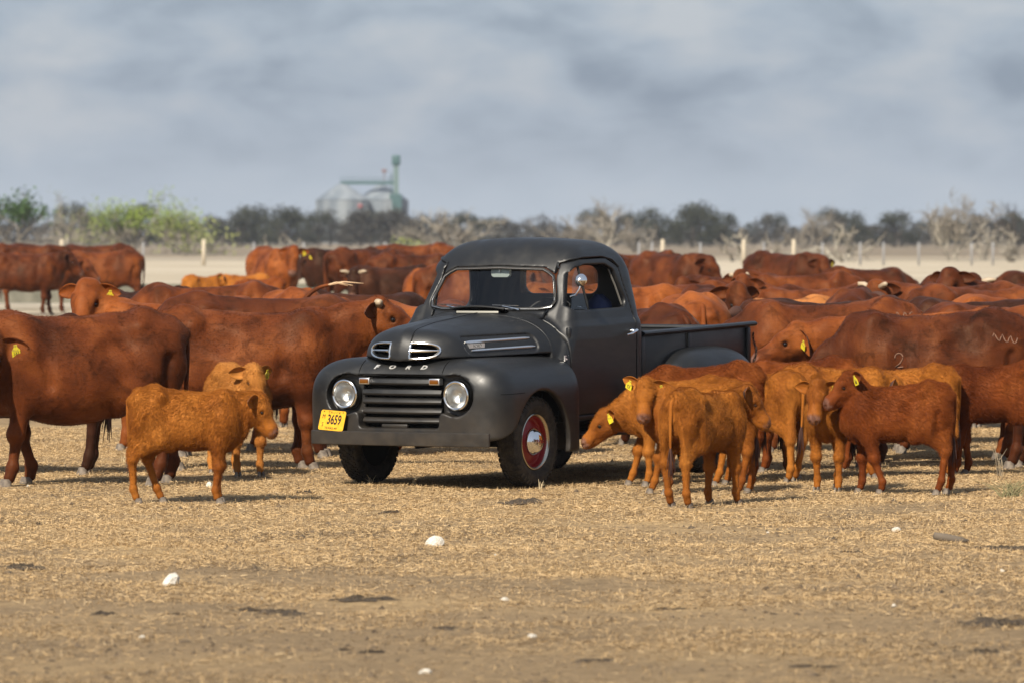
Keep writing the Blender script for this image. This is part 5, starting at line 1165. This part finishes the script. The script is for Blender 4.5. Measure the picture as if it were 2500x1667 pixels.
# -- calves
animal('calf', 456, 39.5, 2, 'golden calf standing side-on alone in front of the big red cow', 'gold', poll=(.535, -.02, .745), head=(-6, -54, 0), steps=(-.03, -.04, .13, -.04), hairs=52000, belly=.01, ear_pose=(.1, .1))
animal('calf', 580, 44.1, 292, 'fluffy pale golden calf facing the camera behind the lone golden calf', 'pale', poll=(.40, .0, .80), head=(10, -55, 0), hairs=40000, scale=1.06, tags='L', text='52', ear_pose=(.2, .1))
animal('calf', 1661, 42.3, 182, 'golden calf stretching its head down towards the truck door', 'gold', poll=(.60, .03, .545), head=(4, -42, 0), steps=(.0, .12, .05, -.05), hairs=44000, tags='L', ear_pose=(.35, .2))
animal('calf', 1712, 40.9, 183, 'golden-brown calf with a yellow tag in each ear facing the camera', 'gold', poll=(.43, .10, .815), head=(76, -60, 0), steps=(.0, .10, .05, -.05), hairs=44000, tags='LR', text='57', ear_pose=(.05, .55))
animal('calf', 1718, 39.05, 55, 'golden calf seen from behind with its tail hanging, closest to the wheel', 'gold', poll=(.50, -.08, .80), head=(-48, -48, 0), steps=(-.05, .04, .04, -.03), hairs=52000, tags='L', ear_pose=(.3, .3))
animal('calf', 1722, 43.1, 180, 'shaggy dark rust calf directly below the rear fender', 'rust', poll=(.48, 0, .66), head=(0, -50, 0), hairs=44000, scale=1.11)
animal('calf', 1872, 43.2, 128, 'golden calf turning its rump and hind leg beside the shaggy rust calf', 'gold', poll=(.46, 0, .78), head=(0, -40, 0), steps=(0, 0, -.05, .10), hairs=36000, scale=1.03)
animal('calf', 2044, 41.4, 250, 'golden calf facing the camera with tag 71', 'gold', poll=(.47, -.02, .80), head=(0, -58, 0), steps=(.02, -.04, 0, 0), hairs=44000, tags='L', text='71', ear_pose=(.15, .15))
animal('calf', 2192, 40.9, 176, 'rust calf with tag 88 touching noses with the tagged golden calf', 'rust', poll=(.375, .05, .875), head=(12, -38, 0), steps=(-.14, .02, .02, -.06), hairs=52000, tags='LR', text='88', ear_pose=(.35, .35))
animal('calf', 2040, 43.6, 8, 'golden calf back behind the calf with tag 71', 'gold', poll=(.46, 0, .70), head=(0, -50, 0), hairs=24000, scale=1.08)
animal('calf', 1955, 44.8, 172, 'rust calf mostly hidden between golden calves and the branded cow', 'rust', poll=(.46, 0, .68), head=(0, -50, 0), hairs=18000, scale=1.12)
animal('calf', 2205, 43.9, 178, 'golden calf behind the calf with tag 88', 'gold', poll=(.46, 0, .74), head=(0, -50, 0), hairs=28000, scale=1.06)
animal('calf', 2433, 44.2, 179, 'big rust calf with one yellow tag standing before the branded cow', 'rust', poll=(.47, -.03, .745), head=(-12, -38, 0), steps=(.05, -.05, .06, -.05), hairs=40000, scale=1.09, tags='L', text='7', ear_pose=(.4, .3))

brand(_b, [[(.30+.034*math.cos(t), .955+.035*math.sin(t)) for t in np.linspace(-.3, 3.3, 12)]+[(.272, .935), (.29, .905), (.33, .872), (.30, .870), (.262, .874)]])
brand(_b, [[(-.50-.012*k, 1.13+.030*math.sin(k*1.1+.5*math.sin(k))-.01*k/6) for k in range(19)]], .006)
brand(_a, [[(-.60-.011*k, 1.22+.024*math.sin(k*1.1+.6*math.sin(k*.8))) for k in range(15)]], .0055)
# ============================================================ far background
M_CONC = mat('weathered_concrete', (.30, .285, .24), .9); _n = noise(M_CONC, 3, 5); _r = ramp(M_CONC, [(.3, (.115, .115, .09)), (.7, (.21, .20, .16))]); L(M_CONC, _n.outputs['Fac'], _r.inputs[0]); L(M_CONC, _r.outputs[0], bsdf(M_CONC).inputs['Base Color'])
tz = float(gz(127)); x0, x1 = px2w(-120, 127).x, px2w(1080, 127).x
tr = tag(empty('feed_trough', ((x0+x1)/2, 127, tz)), 'long low concrete feed trough running behind the cattle', 'trough'); hl_ = (x1-x0)/2
pr = [(-.42, .60), (-.50, .60), (-.44, .16), (.44, .16), (.50, .60), (.42, .60), (.36, .26), (-.36, .26)]
V = [(x, a, b) for x in (-hl_, hl_) for a, b in pr]; mb = MB(); n = 8; mb.add(V, [[i, (i+1) % n, n+(i+1) % n, n+i] for i in range(n)]); mb.add(V[:8], [[0, 1, 2, 7], [2, 3, 6, 7], [3, 4, 5, 6]]); mb.add(V[8:], [[0, 1, 2, 7], [2, 3, 6, 7], [3, 4, 5, 6]])
obj('basin', fix_normals(mb.mesh('basin', False)), M_CONC, tr)
for k, x in enumerate(np.linspace(-hl_+.3, hl_-.3, 5)): mb = MB(); mb.box((x-.12, -.38, 0), (x+.12, .38, .165)); obj('support_block', mb.mesh('support_block', False), M_CONC, tr)
# -- wire fence
M_WOOD = mat('pale_weathered_post', (.42, .36, .27), .9); M_STEEL = mat('grey_steel_post', (.24, .24, .245), .7, .1); M_WIRE = mat('fence_wire', (.25, .25, .25), .5, .6)
FD = 305; fz = float(gz(FD)); fn = tag(empty('wire_fence', (0, FD, fz)), 'wire fence with pale wooden and thin steel posts across the far field', 'fence')
for px in (497, 1617, 1815, 1937, 150, -160, 2700): mb = MB(); x = px2w(px, FD).x; mb.tube([(x, 0, -.2), (x+.02, 0, 1.45)], [.12, .105], 8); obj('post', mb.mesh('post'), M_WOOD, fn)
for px in (742, 940, 1560, 1592, 1710, 1865, 2008, 2100, 2157, 2243, 2372, 2424, 1180, 350, 620, 1060, 1300, 1420): mb = MB(); x = px2w(px, FD).x; mb.tube([(x, 0, -.2), (x, 0, 1.30)], .055, 6); obj('steel_post', mb.mesh('steel_post'), M_STEEL, fn)
for z in (.35, .65, .95, 1.2): mb = MB(); mb.tube([(px2w(-200, FD).x, 0, z), (0, 0, z-.02), (px2w(2750, FD).x, 0, z)], .012, 4); obj('wire', mb.mesh('wire'), M_WIRE, fn)
# -- trees
def bark_mat(name, c):
    m = mat(name, c, .9, 0, .2); a = noise(m, 4, 4); r = ramp(m, [(.3, tuple(x*.6 for x in c)), (.7, tuple(min(1, x*1.25) for x in c))]); L(m, a.outputs['Fac'], r.inputs[0]); L(m, r.outputs[0], bsdf(m).inputs['Base Color']); return m
M_BARE = bark_mat('pale_dead_wood', (.33, .30, .245)); M_GREYB = bark_mat('grey_brown_twigs', (.235, .21, .175)); M_TRUNK = bark_mat('grey_bark', (.20, .18, .15)); M_DARKB = bark_mat('dark_bark', (.075, .066, .058))
def leaf_mat(name, c):
    m = mat(name, c, .8, 0, .2); o = N(m, 'ShaderNodeTexCoord'); a = noise(m, 1.3, 3); r = ramp(m, [(.3, tuple(x*.55 for x in c)), (.7, tuple(min(1, x*1.35) for x in c))]); L(m, a.outputs['Fac'], r.inputs[0]); L(m, r.outputs[0], bsdf(m).inputs['Base Color']); return m
M_GREEN = leaf_mat('fresh_green_leaves', (.20, .27, .045)); M_DGREEN = leaf_mat('deep_green_leaves', (.045, .085, .025)); M_OLIVE = leaf_mat('dark_olive_leaves', (.040, .044, .030)); M_PALEG = leaf_mat('pale_green_leaves', (.23, .25, .09)); M_DUSK = leaf_mat('grey_scrub_foliage', (.055, .052, .044))
def branches(seed, height, spread, stems, levels, r0, upward=.5, wob=.3, fork=(2, 4), shrink=.68, tmin=.0105):
    """limbs and twigs grown from the ground; returns a mesh builder for the thick wood, one for twigs, and the twig ends"""
    r = np.random.default_rng(seed); wood, twig, ends = MB(), MB(), []
    def grow(p, d, ln, rad, lv):
        pts = [p]; q = p.copy(); dd = d.copy()
        for _ in range(3):
            dd = unit(dd+r.normal(0, wob, 3)*np.array([1, 1, .7])+np.array([0, 0, .06*upward])); q = q+dd*ln/3; pts.append(q.copy())
        (wood if lv > 1 else twig).tube(pts, np.linspace(rad, rad*.62, 4), 5 if lv > 1 else 3, cap=False)
        if lv == 0: ends.append(q); return
        for _ in range(r.integers(fork[0], fork[1]+1)):
            k = r.integers(1, 4); nd = unit(dd+r.normal(0, .62, 3)*np.array([1, 1, .55])+np.array([0, 0, .25*upward])); grow(pts[k], nd, ln*shrink*r.uniform(.75, 1.2), max(rad*.60, tmin), lv-1)
        if lv <= 2: ends.append(q)
    for k in range(stems):
        a = r.uniform(0, 6.28); t = r.uniform(.15, 1)*spread
        d = unit([math.cos(a)*t, math.sin(a)*t, 1.0*upward+.35]); grow(np.array([math.cos(a)*.12, math.sin(a)*.12, -.1]), d, height*.42, r0*r.uniform(.6, 1), levels)
    return wood, twig, np.array(ends)
def leaves(pts, n, size, jitter, seed):
    r = np.random.default_rng(seed); c = pts[r.integers(0, len(pts), n)]+r.normal(0, jitter, (n, 3)); a, b = r.normal(0, 1, (n, 3)), r.normal(0, 1, (n, 3))
    a /= np.linalg.norm(a, axis=1)[:, None]; b -= (a*b).sum(1)[:, None]*a; b /= np.linalg.norm(b, axis=1)[:, None]; s_ = size*r.uniform(.5, 1.3, (n, 1))
    V = np.stack([c-a*s_, c-b*s_*.5, c+a*s_, c+b*s_*.5], 1).reshape(-1, 3); return V, np.arange(n*4).reshape(-1, 4)
def plant(name, px, d, seed, height, spread, stems, levels, r0, mw, mt, lb, leaf=None, upward=.5, wob=.3, cat='tree', group=None, sx=1.0, fork=(2, 4), tmin=.0105):
    wood, twig, ends = branches(seed, height, spread, stems, levels, r0, upward, wob, fork, .68, tmin)
    z = np.array([e[2] for e in ends]); sc = height/max(z.max(), .1)
    w = px2w(px, d); root = empty(name, (w.x, w.y, w.z)); root.scale = (sc*sx, sc*sx, sc); tag(root, lb, cat, group)
    obj('trunk', wood.mesh('trunk'), mw, root); obj('crown_twigs', twig.mesh('crown_twigs'), mt, root)['kind'] = 'stuff'
    if leaf:
        for (m, n, size, jit, top) in leaf:
            e = ends[z >= np.quantile(z, top)]; V, Fq = leaves(e, n, size, jit, seed+7); obj('foliage', mesh_np('foliage', V, Fq, False), m, root)['kind'] = 'stuff'
    return root
plant('tree', 45, 430, 1, 4.9, .8, 4, 4, .13, M_TRUNK, M_GREYB, 'flat-topped dark green tree at the left edge of the field', [(M_DGREEN, 1500, .16, .28, .55)], .9)
plant('tree', 165, 445, 2, 5.0, 1.0, 8, 4, .10, M_BARE, M_GREYB, 'bare grey mesquite between the two leafing trees', [(M_PALEG, 300, .10, .3, .7)], .7)
plant('tree', 305, 425, 3, 5.0, 1.3, 9, 4, .11, M_BARE, M_GREYB, 'bright green leafing mesquite with pale crooked limbs', [(M_GREEN, 2600, .11, .30, .45)], .75)
plant('tree', 425, 430, 4, 4.3, 1.4, 9, 4, .10, M_BARE, M_GREYB, 'shorter half-leafed mesquite beside the bright green one', [(M_GREEN, 1500, .11, .32, .40), (M_PALEG, 700, .09, .4, .2)], .6)
plant('shrub', 230, 420, 5, 2.4, 1.8, 9, 4, .07, M_BARE, M_GREYB, 'tangle of pale low branches under the leafing trees', [(M_PALEG, 350, .1, .4, .2)], .3, cat='shrub')
plant('shrub', 480, 415, 15, 2.1, 1.8, 8, 4, .06, M_BARE, M_GREYB, 'low pale thicket to the right of the leafing trees', [(M_PALEG, 350, .1, .4, .2)], .3, cat='shrub')
plant('shrub', 90, 425, 25, 2.2, 1.8, 8, 4, .06, M_GREYB, M_GREYB, 'low grey thicket under the flat-topped tree', None, .3, cat='shrub')
plant('dead_tree', 672, 325, 6, 1.75, 2.2, 5, 3, .085, M_BARE, M_BARE, 'fallen dead tree spreading pale arched limbs in the field', None, .15, .38)
plant('shrub', 1115, 470, 7, 4.0, 1.6, 10, 4, .09, M_GREYB, M_BARE, 'wide bare straw-coloured bush left of the cab roof', None, .45, cat='shrub', sx=1.25)
plant('shrub', 1010, 405, 8, 1.0, 1.6, 9, 3, .03, M_GREYB, M_PALEG, 'low pale green mound of brush beside the bare bush', [(M_PALEG, 1200, .09, .22, 0)], .4, cat='shrub', sx=1.3)
plant('tree', 1470, 465, 9, 5.0, .9, 6, 4, .12, M_BARE, M_GREYB, 'tall bare pale tree above the cab roof', None, .8)
plant('shrub', 1400, 480, 19, 3.4, 1.5, 8, 4, .08, M_GREYB, M_GREYB, 'bare grey bush at the foot of the tall pale tree', None, .5, cat='shrub', sx=1.2)
plant('shrub', 1555, 490, 29, 3.3, 1.4, 8, 4, .08, M_GREYB, M_GREYB, 'bare grey bush between the tall pale tree and the round dark trees', None, .5, cat='shrub')
plant('dead_tree', 1795, 340, 10, 2.1, .5, 2, 3, .10, M_BARE, M_BARE, 'leaning dead trunk with few pale branches by the fence', None, .8, .3)
plant('tree', 1985, 480, 11, 4.6, 1.1, 8, 4, .11, M_GREYB, M_GREYB, 'bare rounded tree behind the fence posts', None, .7)
plant('dead_tree', 2060, 335, 12, 2.5, 1.4, 6, 3, .10, M_BARE, M_BARE, 'broken dead mesquite with pale crossing limbs at the fence', None, .5, .36)
plant('dead_tree', 1925, 345, 22, 1.9, 1.8, 4, 3, .08, M_BARE, M_BARE, 'low dead snag with arching limbs beside a thick fence post', None, .25, .36)
plant('tree', 2325, 345, 13, 4.7, .95, 5, 5, .075, M_BARE, M_GREYB, 'tallest bare fan-shaped tree on the right of the field', None, .9, fork=(3, 3), tmin=.016)
plant('dead_tree', 2470, 335, 14, 2.4, 1.2, 5, 3, .10, M_BARE, M_BARE, 'pale dead snag at the right end of the fence', None, .6, .34)
plant('dead_tree', 2400, 350, 24, 2.6, .7, 3, 3, .09, M_BARE, M_BARE, 'thin pale dead trunk beside the fan-shaped tree', None, .8, .3)
plant('tree', 2478, 520, 16, 5.0, 1.0, 6, 4, .12, M_DARKB, M_DARKB, 'dark bare tree rising at the right border', None, .7)
# -- the dark wood along the horizon, each tree its own thing
DARK = []
def dark_tree(seed, hgt, wid, mleaf, n):
    r = np.random.default_rng(seed); cl = []
    for _ in range(26):
        a = r.uniform(0, 6.28); q = math.sqrt(r.uniform(0, 1)); z = r.uniform(.18, 1); rr_ = wid*(1-.55*max(0, z-.45)/.55)*q; cl.append((rr_*math.cos(a), rr_*math.sin(a), z*hgt*(1-.18*q*q)))
    V, Fq = leaves(np.array(cl), n, .16, hgt*.085, seed); V[:, 2] = np.abs(V[:, 2])
    mb = MB(); mb.tube([(0, 0, -.2), (.1, .05, hgt*.3), (.0, .1, hgt*.6)], [.22, .16, .08], 6)
    for k in range(6): c = cl[k*4]; mb.tube([(.05, .02, hgt*.22), (c[0]*.6, c[1]*.6, max(c[2]*.7, hgt*.3)), c], [.1, .06, .02], 5)
    t2, w2_, e2 = branches(seed+50, hgt*.7, 1.1, 5, 3, .06, .6); 
    return fix_normals(mb.mesh('trunk')), mesh_np('crown', V, Fq, False), w2_.mesh('twigs'), mleaf
for k, (h_, w_, m_, n_) in enumerate([(5.0, 3.2, M_OLIVE, 2600), (4.4, 3.0, M_DUSK, 2200), (5.6, 3.0, M_OLIVE, 2600), (3.6, 3.2, M_DUSK, 2000), (4.8, 2.6, M_DUSK, 1500)]): DARK.append(dark_tree(60+k, h_, w_, m_, n_))
rnd = random.Random(5)
def put_dark(px, d, k, sc, lb, grp):
    t_, c_, tw_, m_ = DARK[k]; w = px2w(px, d); root = empty('scrub_tree', (w.x, w.y, w.z), rnd.uniform(0, 6.28)); root.scale = (sc*1.15, sc*1.15, sc); tag(root, lb, 'tree', grp)
    for nm, me, mm in (('trunk', t_, M_DARKB), ('crown', c_, m_), ('twigs', tw_, M_DARKB)):
        q_ = obj(nm, me, mm, root)
        if nm != 'trunk': q_['kind'] = 'stuff'
LOOK = ('rounded olive', 'low grey', 'tall olive', 'broad low grey', 'twiggy grey')
BEYOND = ((540, 'leafing mesquites'), (760, 'fallen dead tree'), (990, 'grain bins'), (1250, 'wide bare bush'), (1600, 'tall bare pale tree'), (1880, 'leaning dead trunk'), (2200, 'broken dead mesquite'), (9999, 'fan-shaped bare tree'))
px = -40
while px < 2560:
    d = rnd.uniform(820, 1000); k = rnd.randrange(5); bh = [n for q, n in BEYOND if px < q][0]
    put_dark(px, d, k, rnd.choice((.74, .82, .92, 1.0, 1.16))*rnd.uniform(.93, 1.08), LOOK[k]+' scrub tree in the far tree line beyond the '+bh, 'dark trees of the far tree line'); px += rnd.uniform(21, 31)
for px, d, k, sc, lb in ((580, 820, 0, 1.10, 'dark rounded tree left of the grain bins'), (695, 840, 2, 1.12, 'dark tree with a small round top next to the grain bins'), (880, 830, 1, 1.2, 'dark brown tree hiding the foot of the grain bins'), (960, 830, 1, 1.25, 'dark tree under the elevator tower'), (1690, 760, 0, 1.06, 'largest round dark green tree right of the cab'), (1760, 770, 2, .9, 'round dark green tree beside the largest one'), (1330, 820, 4, .95, 'dark twiggy tree behind the cab roof'), (2185, 790, 2, .92, 'dark tree beyond the broken dead mesquite'), (2080, 800, 0, .8, 'dark green tree behind the dead limbs')):
    put_dark(px, d, k, sc, lb, 'dark trees of the far tree line')
# -- grain bins and elevator, far off
M_GALV = mat('galvanised_sheet', (.30, .33, .36), .5, .3); _t = noise(M_GALV, .25, 3, mapscale=(1, 1, .1)); _r = ramp(M_GALV, [(.35, (.15, .18, .21)), (.65, (.30, .33, .35))]); L(M_GALV, _t.outputs['Fac'], _r.inputs[0]); L(M_GALV, _r.outputs[0], bsdf(M_GALV).inputs['Base Color'])
M_TEAL = mat('teal_painted_steel', (.03, .085, .085), .6); M_PGREEN = mat('pale_green_steel', (.10, .155, .145), .6)
SD = 1500.; sz = float(gz(SD)); S0 = px2w(836, SD)
gr = tag(empty('grain_elevator', (S0.x, SD, sz)), 'distant galvanised grain bins with teal conveyor and tall elevator tower', 'grain elevator')
for bx_, by_ in ((0, 0), (10.6, 9)):
    V, Fq = MB().lathe([(0, 7.15), (11.9, 7.15)], 48, 'z', (bx_, by_, 0)).arrays(); mb = MB(); mb.add(V, Fq); b_ = obj('bin', mb.mesh('bin'), M_GALV, gr)
    mb = MB(); mb.lathe([(11.9, 7.35), (12.0, 7.2), (16.0, 1.4), (16.3, 1.0), (16.35, .01)], 48, 'z', (bx_, by_, 0)); obj('roof', mb.mesh('roof'), M_GALV, b_)
    for z in np.arange(1.3, 11.8, 1.3): mb = MB(); mb.lathe([(z-.06, 7.16), (z, 7.24), (z+.06, 7.16)], 48, 'z', (bx_, by_, 0)); obj('ring_rib', mb.mesh('ring_rib'), M_GALV, b_)
    for k in range(16): a = k*math.pi/8; mb = MB(); mb.tube([(bx_+7.25*math.cos(a), by_+7.25*math.sin(a), 0), (bx_+7.25*math.cos(a), by_+7.25*math.sin(a), 11.9)], .09, 4); obj('stiffener', mb.mesh('stiffener'), M_GALV, b_)
mb = MB(); mb.box((-.6, 3.2, 16.2), (14.6, 4.4, 17.1)); obj('conveyor', mb.mesh('conveyor', False), M_TEAL, gr)
mb = MB()
for x in np.arange(-.5, 14.6, 1.5): mb.tube([(x, 3.2, 17.1), (x, 3.2, 18.0)], .05, 4)
mb.tube([(-.6, 3.2, 18.0), (14.6, 3.2, 18.0)], .06, 4); obj('catwalk_rail', mb.mesh('catwalk_rail'), M_TEAL, gr)
mb = MB(); mb.box((14.0, 3.0, 0), (15.3, 4.4, 22.5)); obj('elevator_leg', mb.mesh('elevator_leg', False), M_PGREEN, gr)
mb = MB(); mb.box((13.5, 2.6, 21.4), (15.8, 4.8, 24.2), .3); obj('elevator_head', mb.mesh('elevator_head'), M_TEAL, gr)
mb = MB(); mb.box((12.9, 2.4, 8.5), (16.2, 5.0, 13.5)); mb.tube([(13.4, 3.6, 13.5), (13.4, 3.6, 19.4)], .16, 6); obj('distributor', mb.mesh('distributor', False), M_TEAL, gr)
mb = MB(); mb.tube([(11.4, 3.6, 17.1), (11.4, 3.6, 20.0)], .12, 6); mb.box((10.8, 3.0, 19.4), (12.0, 4.2, 20.4), .2); obj('vent_head', mb.mesh('vent_head', False), mat('rusty_steel', (.16, .09, .08), .8), gr)
mb = MB(); mb.lathe([(0, .65), (-.08, .6), (-.1, .01)], 16, 'y', (5.0, -5.6, 10.2)); obj('round_sign', mb.mesh('round_sign'), mat('faded_red_sign', (.25, .07, .07), .7), gr)
# -- the air
hz = MB(); hz.box((-1400, -60, -2.5), (1400, 1600, 26.5)); ho = obj('haze', hz.mesh('haze', False), None); ho['kind'] = 'stuff'
hm = bpy.data.materials.new('pale_haze'); hm.use_nodes = True; hm.node_tree.nodes.clear(); _o = N(hm, 'ShaderNodeOutputMaterial'); _v = N(hm, 'ShaderNodeVolumePrincipled'); _v.inputs['Density'].default_value = .00013; _v.inputs['Color'].default_value = (.86, .91, 1, 1); _v.inputs['Anisotropy'].default_value = .25
L(hm, _v.outputs[0], _o.inputs['Volume']); ho.data.materials.append(hm)
